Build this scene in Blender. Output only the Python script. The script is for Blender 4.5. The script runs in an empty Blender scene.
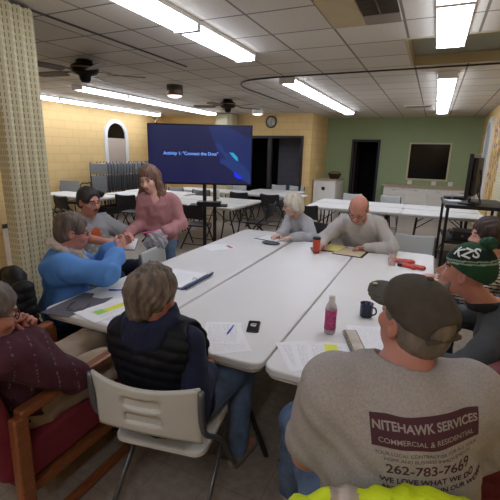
import bpy, bmesh, math, random
import numpy as np
from mathutils import Vector, Matrix
from mathutils.bvhtree import BVHTree
random.seed(7)
RNG = np.random.RandomState(5)
scene = bpy.context.scene
COL = scene.collection
PI = math.pi

# ---------------------------------------------------------------- camera
yaw, pitch, roll = math.radians(24.547), math.radians(14.031), math.radians(-1.371)
fwd = Vector((-math.sin(yaw)*math.cos(pitch), math.cos(yaw)*math.cos(pitch), -math.sin(pitch)))
rgt = Vector((math.cos(yaw), math.sin(yaw), 0)); dwn = fwd.cross(rgt)
c_, s_ = math.cos(roll), math.sin(roll)
right = rgt*c_ + dwn*s_; down = dwn*c_ - rgt*s_
cam_d = bpy.data.cameras.new('camera'); cam = bpy.data.objects.new('camera', cam_d); COL.objects.link(cam)
cam_d.sensor_width = 36; cam_d.lens = 388.62/500*36; cam_d.clip_start = 0.05; cam_d.clip_end = 100
M3 = Matrix((right, -down, -fwd)).transposed()
cam.matrix_world = Matrix.Translation((0, 0, 1.76)) @ M3.to_4x4()
scene.camera = cam

# ---------------------------------------------------------------- world, exposure
w = bpy.data.worlds.new('world'); scene.world = w; w.use_nodes = True
w.node_tree.nodes['Background'].inputs[0].default_value = (0.5, 0.55, 0.6, 1)
w.node_tree.nodes['Background'].inputs[1].default_value = 0.02
LAMP = 12.5            # radiance of the fluorescent diffusers
scene.view_settings.view_transform = 'Standard'
scene.view_settings.look = 'None'
scene.view_settings.exposure = 0.0
scene.view_settings.gamma = 1.0
scene.view_settings.use_curve_mapping = False

# ---------------------------------------------------------------- materials
def lin(c):
    if isinstance(c, str):
        c = [int(c[i:i+2], 16)/255 for i in (0, 2, 4)]
    return [x/12.92 if x <= .04045 else ((x+.055)/1.055)**2.4 for x in c]
def mat(name, col, rough=.6, metal=0, var=0.0, vscale=20, bump=0.0, bscale=60, emit=None, estr=0, alpha=1, stretch=None, trans=0, spec=None, sheen=0):
    m = bpy.data.materials.new(name); m.use_nodes = True
    nt = m.node_tree; b = nt.nodes['Principled BSDF']
    c = lin(col)
    b.inputs['Base Color'].default_value = (*c, 1)
    b.inputs['Roughness'].default_value = rough
    b.inputs['Metallic'].default_value = metal
    if spec is not None: b.inputs['Specular IOR Level'].default_value = spec
    if sheen: b.inputs['Sheen Weight'].default_value = sheen
    if alpha < 1: b.inputs['Alpha'].default_value = alpha
    if trans: b.inputs['Transmission Weight'].default_value = trans
    if emit is not None:
        b.inputs['Emission Color'].default_value = (*lin(emit), 1); b.inputs['Emission Strength'].default_value = estr
    tc = nt.nodes.new('ShaderNodeTexCoord'); src = tc.outputs['Object']
    if stretch:
        mp = nt.nodes.new('ShaderNodeMapping'); mp.inputs['Scale'].default_value = stretch
        nt.links.new(src, mp.inputs[0]); src = mp.outputs[0]
    if var:
        n = nt.nodes.new('ShaderNodeTexNoise'); n.inputs['Scale'].default_value = vscale; n.inputs['Detail'].default_value = 5
        nt.links.new(src, n.inputs['Vector'])
        r = nt.nodes.new('ShaderNodeValToRGB')
        r.color_ramp.elements[0].position = .3; r.color_ramp.elements[1].position = .7
        r.color_ramp.elements[0].color = (*[x*(1-var) for x in c], 1)
        r.color_ramp.elements[1].color = (*[min(1, x*(1+var)) for x in c], 1)
        nt.links.new(n.outputs[0], r.inputs[0]); nt.links.new(r.outputs[0], b.inputs['Base Color'])
    if bump:
        n = nt.nodes.new('ShaderNodeTexNoise'); n.inputs['Scale'].default_value = bscale; n.inputs['Detail'].default_value = 4
        nt.links.new(src, n.inputs['Vector'])
        bp = nt.nodes.new('ShaderNodeBump'); bp.inputs['Strength'].default_value = bump; bp.inputs['Distance'].default_value = .01
        nt.links.new(n.outputs[0], bp.inputs['Height']); nt.links.new(bp.outputs[0], b.inputs['Normal'])
    return m
def grid_mat(name, col, line, bw, bh, mortar, axes, off=(0, 0), offset=0.0, bump=.3, rough=.7, var=.08, speck=None):
    """painted block, ceiling tile or floor tile: Brick texture in object space, on the two given axes"""
    m = mat(name, col, rough); nt = m.node_tree; b = nt.nodes['Principled BSDF']; c = lin(col)
    tc = nt.nodes.new('ShaderNodeTexCoord'); sp = nt.nodes.new('ShaderNodeSeparateXYZ'); cb = nt.nodes.new('ShaderNodeCombineXYZ')
    nt.links.new(tc.outputs['Object'], sp.inputs[0])
    for i, a in enumerate(axes):
        ad = nt.nodes.new('ShaderNodeMath'); ad.inputs[1].default_value = -off[i]+100*[bw, bh][i]
        nt.links.new(sp.outputs[a], ad.inputs[0]); nt.links.new(ad.outputs[0], cb.inputs[i])
    br = nt.nodes.new('ShaderNodeTexBrick'); br.offset = offset; br.offset_frequency = 2; br.squash = 1
    nt.links.new(cb.outputs[0], br.inputs['Vector'])
    br.inputs['Scale'].default_value = 1
    br.inputs['Brick Width'].default_value = bw; br.inputs['Row Height'].default_value = bh
    br.inputs['Mortar Size'].default_value = mortar; br.inputs['Mortar Smooth'].default_value = .1
    br.inputs['Color1'].default_value = (*[x*(1-var) for x in c], 1)
    br.inputs['Color2'].default_value = (*[min(1, x*(1+var)) for x in c], 1)
    br.inputs['Mortar'].default_value = (*lin(line), 1)
    out = br.outputs['Color']
    if speck:
        n = nt.nodes.new('ShaderNodeTexNoise'); n.inputs['Scale'].default_value = speck[1]; n.inputs['Detail'].default_value = 6
        nt.links.new(tc.outputs['Object'], n.inputs['Vector'])
        r = nt.nodes.new('ShaderNodeValToRGB'); r.color_ramp.elements[0].position = .35; r.color_ramp.elements[1].position = .75
        r.color_ramp.elements[0].color = (1-speck[0],)*3+(1,); r.color_ramp.elements[1].color = (1+speck[0],)*3+(1,)
        mx = nt.nodes.new('ShaderNodeMix'); mx.data_type = 'RGBA'; mx.blend_type = 'MULTIPLY'; mx.inputs[0].default_value = 1
        nt.links.new(n.outputs[0], r.inputs[0]); nt.links.new(out, mx.inputs[6]); nt.links.new(r.outputs[0], mx.inputs[7]); out = mx.outputs[2]
    nt.links.new(out, b.inputs['Base Color'])
    if bump:
        bp = nt.nodes.new('ShaderNodeBump'); bp.inputs['Strength'].default_value = bump; bp.inputs['Distance'].default_value = .01; bp.invert = True
        nt.links.new(br.outputs['Fac'], bp.inputs['Height']); nt.links.new(bp.outputs[0], b.inputs['Normal'])
    return m

# ---------------------------------------------------------------- object helpers
def tag(o, label=None, cat=None, group=None, kind=None):
    if label: o['label'] = label
    if cat: o['category'] = cat
    if group: o['group'] = group
    if kind: o['kind'] = kind
    return o
def thing(name, label, cat, loc=(0, 0, 0), rz=0, group=None):
    o = bpy.data.objects.new(name, None); COL.objects.link(o); o.location = loc; o.rotation_euler = (0, 0, rz)
    o.empty_display_size = .1
    return tag(o, label, cat, group)
def copy_tree(o, parent=None):
    c = o.copy(); COL.objects.link(c)
    if parent: c.parent = parent
    for ch in list(o.children): copy_tree(ch, c)
    return c
def link_mesh(name, verts, faces, mats, parent=None, smooth=True, mi=None, loc=None):
    me = bpy.data.meshes.new(name); me.from_pydata(verts, [], faces)
    for m in (mats if isinstance(mats, (list, tuple)) else [mats]): me.materials.append(m)
    if smooth: me.polygons.foreach_set('use_smooth', [True]*len(me.polygons))
    if mi is not None: me.polygons.foreach_set('material_index', mi)
    me.update()
    o = bpy.data.objects.new(name, me); COL.objects.link(o)
    if parent: o.parent = parent
    if loc: o.location = loc
    return o
class MB:
    """collects shapes into one mesh"""
    def __init__(s): s.v = []; s.f = []; s.m = []; s.cur = 0; s.sm = []; s.smooth = False
    def add(s, vs, fs, smooth=None):
        n = len(s.v); s.v += [tuple(v) for v in vs]; s.f += [[i+n for i in f] for f in fs]
        s.m += [s.cur]*len(fs); s.sm += [s.smooth if smooth is None else smooth]*len(fs); return s
    def box(s, x0, x1, y0, y1, z0, z1, M=None, bev=0):
        if bev:
            bm = bmesh.new(); bmesh.ops.create_cube(bm, size=1)
            for v in bm.verts: v.co = Vector(((x0+x1)/2+v.co.x*(x1-x0), (y0+y1)/2+v.co.y*(y1-y0), (z0+z1)/2+v.co.z*(z1-z0)))
            bmesh.ops.bevel(bm, geom=bm.edges[:], offset=bev, segments=3, profile=.5, affect='EDGES')
            vs = [v.co.copy() for v in bm.verts]; fs = [[v.index for v in f.verts] for f in bm.faces]; bm.free()
        else:
            vs = [Vector(p) for p in ((x0,y0,z0),(x1,y0,z0),(x1,y1,z0),(x0,y1,z0),(x0,y0,z1),(x1,y0,z1),(x1,y1,z1),(x0,y1,z1))]
            fs = [[0,3,2,1],[4,5,6,7],[0,1,5,4],[1,2,6,5],[2,3,7,6],[3,0,4,7]]
        if M is not None: vs = [M @ v for v in vs]
        return s.add(vs, fs)
    def tube(s, pts, r, n=10, closed=False, flat=1.0):
        pts = [Vector(p) for p in pts]; N = len(pts); rs = r if isinstance(r, (list, tuple)) else [r]*N
        vs = []; fs = []; prev = None
        for i, p in enumerate(pts):
            if closed: t = (pts[(i+1) % N]-pts[i-1])
            else: t = pts[min(i+1, N-1)]-pts[max(i-1, 0)]
            t.normalize()
            if prev is None:
                a = Vector((0, 0, 1)) if abs(t.z) < .9 else Vector((1, 0, 0)); u = t.cross(a).normalized()
            else: u = (prev-t*prev.dot(t)).normalized()
            prev = u; v = t.cross(u)
            for k in range(n):
                a = 2*PI*k/n; vs.append(p+u*math.cos(a)*rs[i]+v*math.sin(a)*rs[i]*flat)
        for i in range(N if closed else N-1):
            for k in range(n):
                a = i*n+k; b = i*n+(k+1) % n; c = ((i+1) % N)*n; fs.append([a, b, c+(k+1) % n, c+k])
        if not closed: fs += [list(range(n))[::-1], [(N-1)*n+k for k in range(n)]]
        return s.add(vs, fs, True)
    def lathe(s, prof, c=(0, 0, 0), n=24, M=None, smooth=True):
        vs = []; fs = []; N = len(prof)
        for r, z in prof:
            for k in range(n):
                a = 2*PI*k/n; vs.append(Vector((c[0]+r*math.cos(a), c[1]+r*math.sin(a), c[2]+z)))
        for i in range(N-1):
            for k in range(n): fs.append([i*n+k, i*n+(k+1) % n, (i+1)*n+(k+1) % n, (i+1)*n+k])
        fs += [list(range(n))[::-1], [(N-1)*n+k for k in range(n)]]
        if M is not None: vs = [M @ v for v in vs]
        return s.add(vs, fs, smooth)
    def prism(s, pts, z0, z1, M=None, bev=0):
        """outline in xy, extruded z0..z1 with a rounded top rim"""
        n = len(pts); c = Vector((sum(p[0] for p in pts)/n, sum(p[1] for p in pts)/n))
        lay = [(z0, 0), (z1, 0)] if not bev else [(z0, bev*.6), (z0+bev*.6, 0), (z1-bev, 0), (z1-bev*.3, bev*.25), (z1, bev)]
        vs = []
        for z, ins in lay:
            for i, p in enumerate(pts):
                q = Vector(p[:2])
                if ins:
                    a = Vector(pts[i-1][:2]); b = Vector(pts[(i+1) % n][:2]); t = (b-a).normalized(); q = q+Vector((-t.y, t.x))*ins
                vs.append(Vector((q.x, q.y, z)))
        fs = [list(range(n))[::-1], [(len(lay)-1)*n+k for k in range(n)]]
        for l in range(len(lay)-1):
            for k in range(n): fs.append([l*n+k, l*n+(k+1) % n, (l+1)*n+(k+1) % n, (l+1)*n+k])
        if M is not None: vs = [M @ v for v in vs]
        return s.add(vs, fs)
    def build(s, name, mats, parent=None, loc=None, M=None):
        vs = s.v if M is None else [tuple(M @ Vector(v)) for v in s.v]
        o = link_mesh(name, vs, s.f, mats, parent, False, s.m, loc)
        o.data.polygons.foreach_set('use_smooth', s.sm)
        return o
def rrect(x0, x1, y0, y1, r, n=6):
    pts = []
    for cx, cy, a0 in ((x1-r, y0+r, -PI/2), (x1-r, y1-r, 0), (x0+r, y1-r, PI/2), (x0+r, y0+r, PI)):
        for k in range(n+1):
            a = a0+PI/2*k/n; pts.append((cx+r*math.cos(a), cy+r*math.sin(a)))
    return pts
def smooth_path(pts, n=6):
    """Catmull-Rom through points"""
    P = [Vector(p) for p in pts]; out = []
    for i in range(len(P)-1):
        a, b, c, d = P[max(i-1, 0)], P[i], P[i+1], P[min(i+2, len(P)-1)]
        for k in range(n):
            t = k/n; out.append(.5*((2*b)+(c-a)*t+(2*a-5*b+4*c-d)*t*t+(3*b-a-3*c+d)*t**3))
    return out+[P[-1]]
def text_obj(name, body, size, m, parent=None, extrude=0.001, align='CENTER', bold=0.0):
    """writing as a mesh in its own xy plane"""
    cu = bpy.data.curves.new(name, 'FONT'); cu.body = body; cu.size = size; cu.extrude = extrude; cu.align_x = align; cu.align_y = 'CENTER'; cu.offset = bold
    to = bpy.data.objects.new(name, cu); COL.objects.link(to)
    dg = bpy.context.evaluated_depsgraph_get(); me = bpy.data.meshes.new_from_object(to.evaluated_get(dg))
    bpy.data.objects.remove(to); bpy.data.curves.remove(cu)
    me.materials.clear(); me.materials.append(m)
    o = bpy.data.objects.new(name, me); COL.objects.link(o)
    if parent: o.parent = parent
    return o

# ---------------------------------------------------------------- solid fields -> smooth skin (numpy)
def V(*a): return np.array(a if len(a) > 1 else a[0], dtype=np.float64)
class Field:
    def __init__(s, lo, hi, h):
        s.lo = V(*lo)-3*h; s.h = h; s.n = np.ceil((V(*hi)-s.lo+3*h)/h).astype(int)+1
        s.F = np.full(s.n, 1.0, np.float32)
        s.ax = [(s.lo[i]+h*np.arange(s.n[i])).astype(np.float32) for i in range(3)]
    def sub(s, lo, hi):
        i0 = np.clip(np.floor((lo-s.lo)/s.h).astype(int), 0, s.n); i1 = np.clip(np.ceil((hi-s.lo)/s.h).astype(int)+1, 0, s.n)
        return tuple(slice(a, b) for a, b in zip(i0, i1))
    def put(s, lo, hi, fn, k=.02, op='u', pad=.05):
        if op != 'u': pad = max(k, .01)
        if op == 'i': sl = tuple(slice(0, n) for n in s.n)
        else: sl = s.sub(V(*lo)-pad, V(*hi)+pad)
        if any(q.stop <= q.start for q in sl): return
        X, Y, Z = np.meshgrid(s.ax[0][sl[0]], s.ax[1][sl[1]], s.ax[2][sl[2]], indexing='ij')
        d = fn(X, Y, Z).astype(np.float32); a = s.F[sl]
        if op == 'u': h = np.maximum(k-np.abs(a-d), 0)/k; s.F[sl] = np.minimum(a, d)-h*h*k/4
        else:
            if op == 's': d = -d
            h = np.maximum(k-np.abs(a-d), 0)/k; s.F[sl] = np.maximum(a, d)+h*h*k/4
    def cone(s, a, b, ra, rb, k=.02, op='u', flat=None):
        """tapered capsule; flat=(axis, factor) squashes it along an axis"""
        a = V(*a); b = V(*b)
        def T(X, Y, Z):
            vx, vy, vz = X-a[0], Y-a[1], Z-a[2]; ba = b-a
            if flat is not None:
                n = V(*flat[0]); n = n/np.linalg.norm(n); g = 1/flat[1]-1
                d = (vx*n[0]+vy*n[1]+vz*n[2])*g; vx, vy, vz = vx+d*n[0], vy+d*n[1], vz+d*n[2]; ba = ba+n*(n@ba)*g
            L = ba@ba+1e-12; t = np.clip((vx*ba[0]+vy*ba[1]+vz*ba[2])/L, 0, 1)
            return (np.sqrt((vx-t*ba[0])**2+(vy-t*ba[1])**2+(vz-t*ba[2])**2)-(ra+(rb-ra)*t))*(1 if flat is None else min(1, max(flat[1], .6)))
        r = max(ra, rb)*(1 if flat is None else max(1, flat[1]))
        s.put(np.minimum(a, b)-r, np.maximum(a, b)+r, T, k, op)
    def ell(s, c, r, R=None, k=.02, op='u'):
        c = V(*c); r = V(*r); R = np.eye(3) if R is None else R   # columns of R: local axes
        def T(X, Y, Z):
            vx, vy, vz = X-c[0], Y-c[1], Z-c[2]
            q = [(vx*R[0, i]+vy*R[1, i]+vz*R[2, i]) for i in range(3)]
            k0 = np.sqrt(sum((q[i]/r[i])**2 for i in range(3))); k1 = np.sqrt(sum((q[i]/r[i]**2)**2 for i in range(3)))
            return k0*(k0-1)/np.maximum(k1, 1e-6)
        m = max(r); s.put(c-m, c+m, T, k, op)
    def plane(s, p, n, op='i', k=.01):
        """keeps the side the normal points away from"""
        p = V(*p); n = V(*n); n = n/np.linalg.norm(n)
        s.put(s.lo, s.lo+s.n*s.h, lambda X, Y, Z: (X-p[0])*n[0]+(Y-p[1])*n[1]+(Z-p[2])*n[2], k, op)
    def ripple(s, amp, freq, seed=0, stretch=(1, 1, 1)):
        """cloth folds: displaces the field by warped waves near the surface"""
        rs = np.random.RandomState(seed); band = np.abs(s.F) < .04
        ii = np.nonzero(band); P = [s.ax[i][ii[i]]*stretch[i] for i in range(3)]; d = np.zeros(len(ii[0]), np.float32)
        for o in range(3):
            f = freq*(1.7**o); D = rs.normal(size=(3, 3)); D /= np.linalg.norm(D, axis=1)[:, None]; ph = rs.rand(3)*6.28
            w0 = sum(P[i]*D[0, i] for i in range(3))*f+ph[0]; w1 = sum(P[i]*D[1, i] for i in range(3))*f*.8+ph[1]
            d += amp/(1.5**o)*np.sin(w0+1.6*np.sin(w1))
        s.F[ii] += d
    def disp(s, fn):
        band = np.abs(s.F) < .05; ii = np.nonzero(band)
        s.F[ii] += fn(*[s.ax[i][ii[i]] for i in range(3)]).astype(np.float32)
    def mesh(s):
        F = s.F; S = F < 0
        C = S[:-1, :-1, :-1].astype(np.int8)
        for dx in (0, 1):
            for dy in (0, 1):
                for dz in (0, 1):
                    if dx or dy or dz: C = C+S[dx:S.shape[0]-1+dx, dy:S.shape[1]-1+dy, dz:S.shape[2]-1+dz]
        act = (C > 0) & (C < 8); I = np.array(np.nonzero(act)).T; idx = np.full(act.shape, -1, np.int32); idx[tuple(I.T)] = np.arange(len(I))
        P = np.zeros((len(I), 3)); cnt = np.zeros(len(I)); cor = [(x, y, z) for x in (0, 1) for y in (0, 1) for z in (0, 1)]
        for a in cor:
            for ax in range(3):
                if a[ax]: continue
                b = list(a); b[ax] = 1
                fa = F[I[:, 0]+a[0], I[:, 1]+a[1], I[:, 2]+a[2]].astype(float); fb = F[I[:, 0]+b[0], I[:, 1]+b[1], I[:, 2]+b[2]].astype(float)
                m = (fa < 0) != (fb < 0); t = np.where(m, fa/np.where(m, fa-fb, 1), 0)
                q = np.array(a, float)[None, :].repeat(len(I), 0); q[:, ax] += t; P[m] += q[m]; cnt[m] += 1
        P = (I+P/cnt[:, None])*s.h+s.lo
        Q = []
        for ax in range(3):
            u, v = (ax+1) % 3, (ax+2) % 3
            sa = [slice(1, -1)]*3; sb = [slice(1, -1)]*3; sa[ax] = slice(0, -1); sb[ax] = slice(1, None)
            A = S[tuple(sa)]; B = S[tuple(sb)]; E = np.array(np.nonzero(A != B)).T
            off = np.ones(3, int); off[ax] = 0; G = E+off
            fl = A[tuple(E.T)]
            def cell(du, dv):
                H = G.copy(); H[:, u] -= du; H[:, v] -= dv; return idx[tuple(H.T)]
            q = np.stack([cell(1, 1), cell(0, 1), cell(0, 0), cell(1, 0)], 1); q[~fl] = q[~fl][:, ::-1]; Q.append(q)
        return P, np.concatenate(Q)
    def build(s, name, mats, parent=None, pick=None, relax=1):
        P, Q = s.mesh()
        for _ in range(relax):
            acc = np.zeros_like(P); n = np.zeros(len(P))
            for i in range(4):
                a = Q[:, i]; b = Q[:, (i+1) % 4]
                np.add.at(acc, a, P[b]); np.add.at(acc, b, P[a]); np.add.at(n, a, 1); np.add.at(n, b, 1)
            P = P*.5+acc/np.maximum(n, 1)[:, None]*.5
        ori = V(*parent.location) if parent is not None else V(0, 0, 0)
        cen = P[Q].mean(1) if pick else None
        me = bpy.data.meshes.new(name); me.vertices.add(len(P)); me.vertices.foreach_set('co', (P-ori).astype(np.float32).ravel())
        me.loops.add(len(Q)*4); me.loops.foreach_set('vertex_index', Q.astype(np.int32).ravel())
        me.polygons.add(len(Q)); me.polygons.foreach_set('loop_start', np.arange(0, len(Q)*4, 4, dtype=np.int32))
        for m in (mats if isinstance(mats, (list, tuple)) else [mats]): me.materials.append(m)
        if pick: me.polygons.foreach_set('material_index', pick(cen).astype(np.int32))
        me.polygons.foreach_set('use_smooth', np.ones(len(Q), bool)); me.update(calc_edges=True); me.validate()
        o = bpy.data.objects.new(name, me); COL.objects.link(o)
        if parent is not None: o.parent = parent
        return o
# ================================================================ THE ROOM
CZ = 2.89
M_YEL = grid_mat('yellow painted block', 'dcbc80', 'd0af74', .405, .203, .008, (1, 2), offset=.5, bump=.5, var=.03)
M_YELX = grid_mat('yellow painted block facing the room', 'dcbc80', 'd0af74', .405, .203, .008, (0, 2), offset=.5, bump=.5, var=.03)
M_GRN = mat('sage green paint', '99a97f', .7, var=.03, vscale=3, bump=.1, bscale=80)
M_CEIL = grid_mat('acoustic ceiling tile', 'd3ccbf', '7d7568', .61, .61, .012, (0, 1), off=(-.99, 3.90), bump=.25, var=.05, speck=(.07, 45))
M_FLOOR = grid_mat('vinyl floor tile', '9c8f81', '857a6e', .305, .305, .003, (0, 1), bump=.05, rough=.38, var=.05, speck=(.16, 22))
M_BLK = mat('matte black metal', '151516', .5)
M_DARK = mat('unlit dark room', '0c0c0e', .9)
M_FRAME = mat('dark door frame', '241f1e', .5)
M_WHITE = mat('white enamel', 'e8e6e0', .4)
M_DIFF = mat('lit fluorescent diffuser', 'ffffff', .5, emit='e6edff', estr=LAMP)
M_CREAM = mat('cream trim', 'cfc39c', .6)
M_TRIM = mat('white painted trim', 'd8d8d4', .5)

def struct(name, mb, m, parent=None):
    o = mb.build(name, m, parent); 
    if parent is None: o['kind'] = 'structure'
    return o
X0, X1, Y0, Y1 = -8.5, 1.12, -3.2, 13.0
struct('floor', MB().box(X0-.2, X1+.2, Y0-.2, Y1+2.6, -.12, 0), M_FLOOR)
hx0, hy0, hy1 = -.42, 4.47, 5.76     # raised panel in the ceiling
cb = MB()
cb.box(X0-.2, X1+.2, Y0-.2, hy0, CZ, CZ+.2); cb.box(X0-.2, X1+.2, hy1, Y1+.2, CZ, CZ+.2); cb.box(X0-.2, hx0, hy0, hy1, CZ, CZ+.2)
struct('ceiling', cb, M_CEIL)
rc = MB(); rc.box(hx0, X1, hy0, hy1, CZ+.11, CZ+.2); struct('ceiling_recess', rc, mat('grey green ceiling panel', '8f9484', .7, var=.04, vscale=2))
rt = MB(); rt.box(hx0, X1, hy1-.03, hy1-.001, CZ-.01, CZ+.109); rt.box(hx0, hx0+.03, hy0, hy1-.031, CZ-.01, CZ+.109); rt.box(hx0+.031, X1, hy0, hy0+.02, CZ-.01, CZ+.109)
struct('trim_1', rt, mat('tan recess trim', 'b5a682', .6))
# right wall with arch opening kept blind
struct('wall_right', MB().box(X1, X1+.2, Y0-.2, Y1+.2, 0, CZ), M_YEL)
struct('wall_front', MB().box(X0-.2, X1+.2, Y0-.2, Y0, 0, CZ), M_YELX)
struct('wall_left', MB().box(X0-.2, X0, Y0-.2, Y1+.2, 0, CZ), M_YEL)
struct('wall_pocket', MB().box(-3.52, -3.36, Y0, 2.13, 0, CZ), M_YEL)
# green wall with doorway and serving window
gw = MB(); DX0, DX1, DZ = -2.45, -1.58, 2.25; WX0, WX1, WZ0, WZ1 = -.70, .36, 1.12, 2.13
gw.box(-3.27, DX0, Y1, Y1+.15, 0, CZ); gw.box(DX0, DX1, Y1, Y1+.15, DZ, CZ); gw.box(DX1, WX0, Y1, Y1+.15, 0, CZ)
gw.box(WX0, WX1, Y1, Y1+.15, 0, WZ0); gw.box(WX0, WX1, Y1, Y1+.15, WZ1, CZ); gw.box(WX1, X1, Y1, Y1+.15, 0, CZ)
struct('wall_back', gw, M_GRN)
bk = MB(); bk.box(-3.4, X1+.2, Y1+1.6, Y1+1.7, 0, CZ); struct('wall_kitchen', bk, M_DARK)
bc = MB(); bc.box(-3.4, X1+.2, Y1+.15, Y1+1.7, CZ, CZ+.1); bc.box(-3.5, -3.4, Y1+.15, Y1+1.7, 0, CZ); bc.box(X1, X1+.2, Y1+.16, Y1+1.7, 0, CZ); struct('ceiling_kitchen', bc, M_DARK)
fr = MB(); t = .07
fr.box(DX0, DX0+t, Y1-.03, Y1+.12, 0, DZ); fr.box(DX1-t, DX1, Y1-.03, Y1+.12, 0, DZ); fr.box(DX0+t, DX1-t, Y1-.03, Y1+.12, DZ-t, DZ)
struct('door_1', fr, M_FRAME)
dl = MB(); dl.box(DX0+.08, DX0+.12, Y1+.13, Y1+.9, .01, DZ-.08); o = struct('door_2', dl, mat('dark brown door leaf', '33231c', .5))
wf = MB(); t = .045
wf.box(WX0-t, WX1+t, Y1-.035, Y1-.001, WZ1, WZ1+t); wf.box(WX0-t, WX1+t, Y1-.035, Y1-.001, WZ0-t, WZ0); wf.box(WX0-t, WX0, Y1-.035, Y1-.001, WZ0, WZ1); wf.box(WX1, WX1+t, Y1-.035, Y1-.001, WZ0, WZ1)
wo = struct('window_1', wf, M_CREAM)
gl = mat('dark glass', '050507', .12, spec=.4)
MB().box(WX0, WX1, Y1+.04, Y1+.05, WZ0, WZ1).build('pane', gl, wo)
# stepped yellow block with wide dark doorway
YB = 11.2; OX0, OX1, OZ = -5.6, -3.5, 2.27
yb = MB(); yb.box(-3.5, -3.27, YB, Y1+.15, 0, CZ); yb.box(OX0, OX1, YB, YB+.2, OZ, CZ); yb.box(X0, OX0, YB, YB+.2, 0, CZ)
struct('wall_step', yb, M_YELX)
MS = grid_mat('yellow painted block side', 'dcbc80', 'd0af74', .405, .203, .008, (1, 2), offset=.5, bump=.5, var=.03)
df = MB(); t = .07
df.box(OX0, OX0+t, YB-.03, YB+.18, 0, OZ); df.box(OX1-t, OX1, YB-.03, YB+.18, 0, OZ); df.box(OX0+t, OX1-t, YB-.03, YB+.18, OZ-t, OZ); df.box(-4.62, -4.5, YB+.02, YB+.14, 0, OZ-t)
struct('door_3', df, M_FRAME)
MG = grid_mat('grey violet corridor block', '70707c', '62626e', .405, .203, .008, (0, 2), offset=.5, bump=.3, var=.03)
struct('wall_corridor', MB().box(-4.78, -3.86, 12.6, 12.7, 0, CZ), MG)
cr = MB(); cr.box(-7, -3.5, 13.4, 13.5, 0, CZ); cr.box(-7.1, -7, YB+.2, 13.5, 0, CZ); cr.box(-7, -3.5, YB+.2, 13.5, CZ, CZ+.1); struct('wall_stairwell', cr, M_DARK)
# handrail in stairwell
hr = thing('stair_handrail', 'black metal handrail on the stairs through the wide dark doorway', 'handrail', (-3.85, 11.9, 0))
MB().tube([(-.2, 0, .55), (.22, 0, .98), (.3, 0, .98)], .02).build('rail', M_BLK, hr)
MB().tube([(-.15, 0, 0), (-.15, 0, .6)], .015).tube([(.2, 0, 0), (.2, 0, .96)], .015).build('post', M_BLK, hr)

# arch window in left wall
def arch_pts(w, z0, zt, n=14):
    r = w/2; pts = [(-r, z0)]
    for k in range(n+1):
        a = PI-PI*k/n; pts.append((r*math.cos(a), zt-r+r*math.sin(a)))
    return pts+[(r, z0)]
def arch(name, x, yc, w, z0, zt, tw, side, glassmat, blindmat, blind_top):
    o_ = arch_pts(w+2*tw, z0, zt+tw); i_ = arch_pts(w, z0, zt); n = len(o_)
    mb = MB(); xa, xb = x, x+side*.05
    vs = [(xa, yc+p[0], p[1]) for p in o_]+[(xa, yc+p[0], p[1]) for p in i_]+[(xb, yc+p[0], p[1]) for p in o_]+[(xb, yc+p[0], p[1]) for p in i_]
    fs = []
    for k in range(n-1):
        fs += [[2*n+k, 2*n+k+1, 3*n+k+1, 3*n+k], [k, k+1, 2*n+k+1, 2*n+k], [n+k, n+k+1, 3*n+k+1, 3*n+k]]
    mb.add(vs, fs); mb.box(min(xa, xb), max(xa, xb), yc-w/2-tw, yc+w/2+tw, z0-.1, z0)
    root = struct(name, mb, M_TRIM)
    g = MB(); vs = [(x+side*.012, yc+p[0], p[1]) for p in i_]; g.add(vs, [list(range(len(vs)))]); g.build('pane', glassmat, root)
    b = MB(); pts = [p for p in i_ if p[1] <= blind_top]; 
    if blind_top < zt: pts = [(-w/2, z0), (-w/2, blind_top), (w/2, blind_top), (w/2, z0)]
    b.add([(x+side*.03, yc+p[0], p[1]) for p in pts], [list(range(len(pts)))]); b.build('shade', blindmat, root)
    return root
arch('window_2', X0+.001, 9.02, .72, .95, 2.5, .11, 1, gl, mat('drawn taupe shade', 'b3a190', .8, var=.04, vscale=3), 2.08)
arch('window_3', X1-.001, 11.1, 1.0, .85, 2.6, .12, -1, mat('grey glass', '9a9d9c', .3), mat('pale grey shade', 'a9abaa', .7), 3)

# baseboards
MBB = mat('dark vinyl baseboard', '3a3431', .5)
struct('baseboard_back', MB().box(-1.55, -1.35, Y1-.012, Y1-.001, 0, .1).box(-3.26, DX0, Y1-.012, Y1-.001, 0, .1), MBB)
struct('baseboard_left', MB().box(X0, X0+.012, 2.1, YB, 0, .1), MBB)
struct('baseboard_right', MB().box(X1-.012, X1, Y0, 7.55, 0, .1), MBB)

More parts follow.
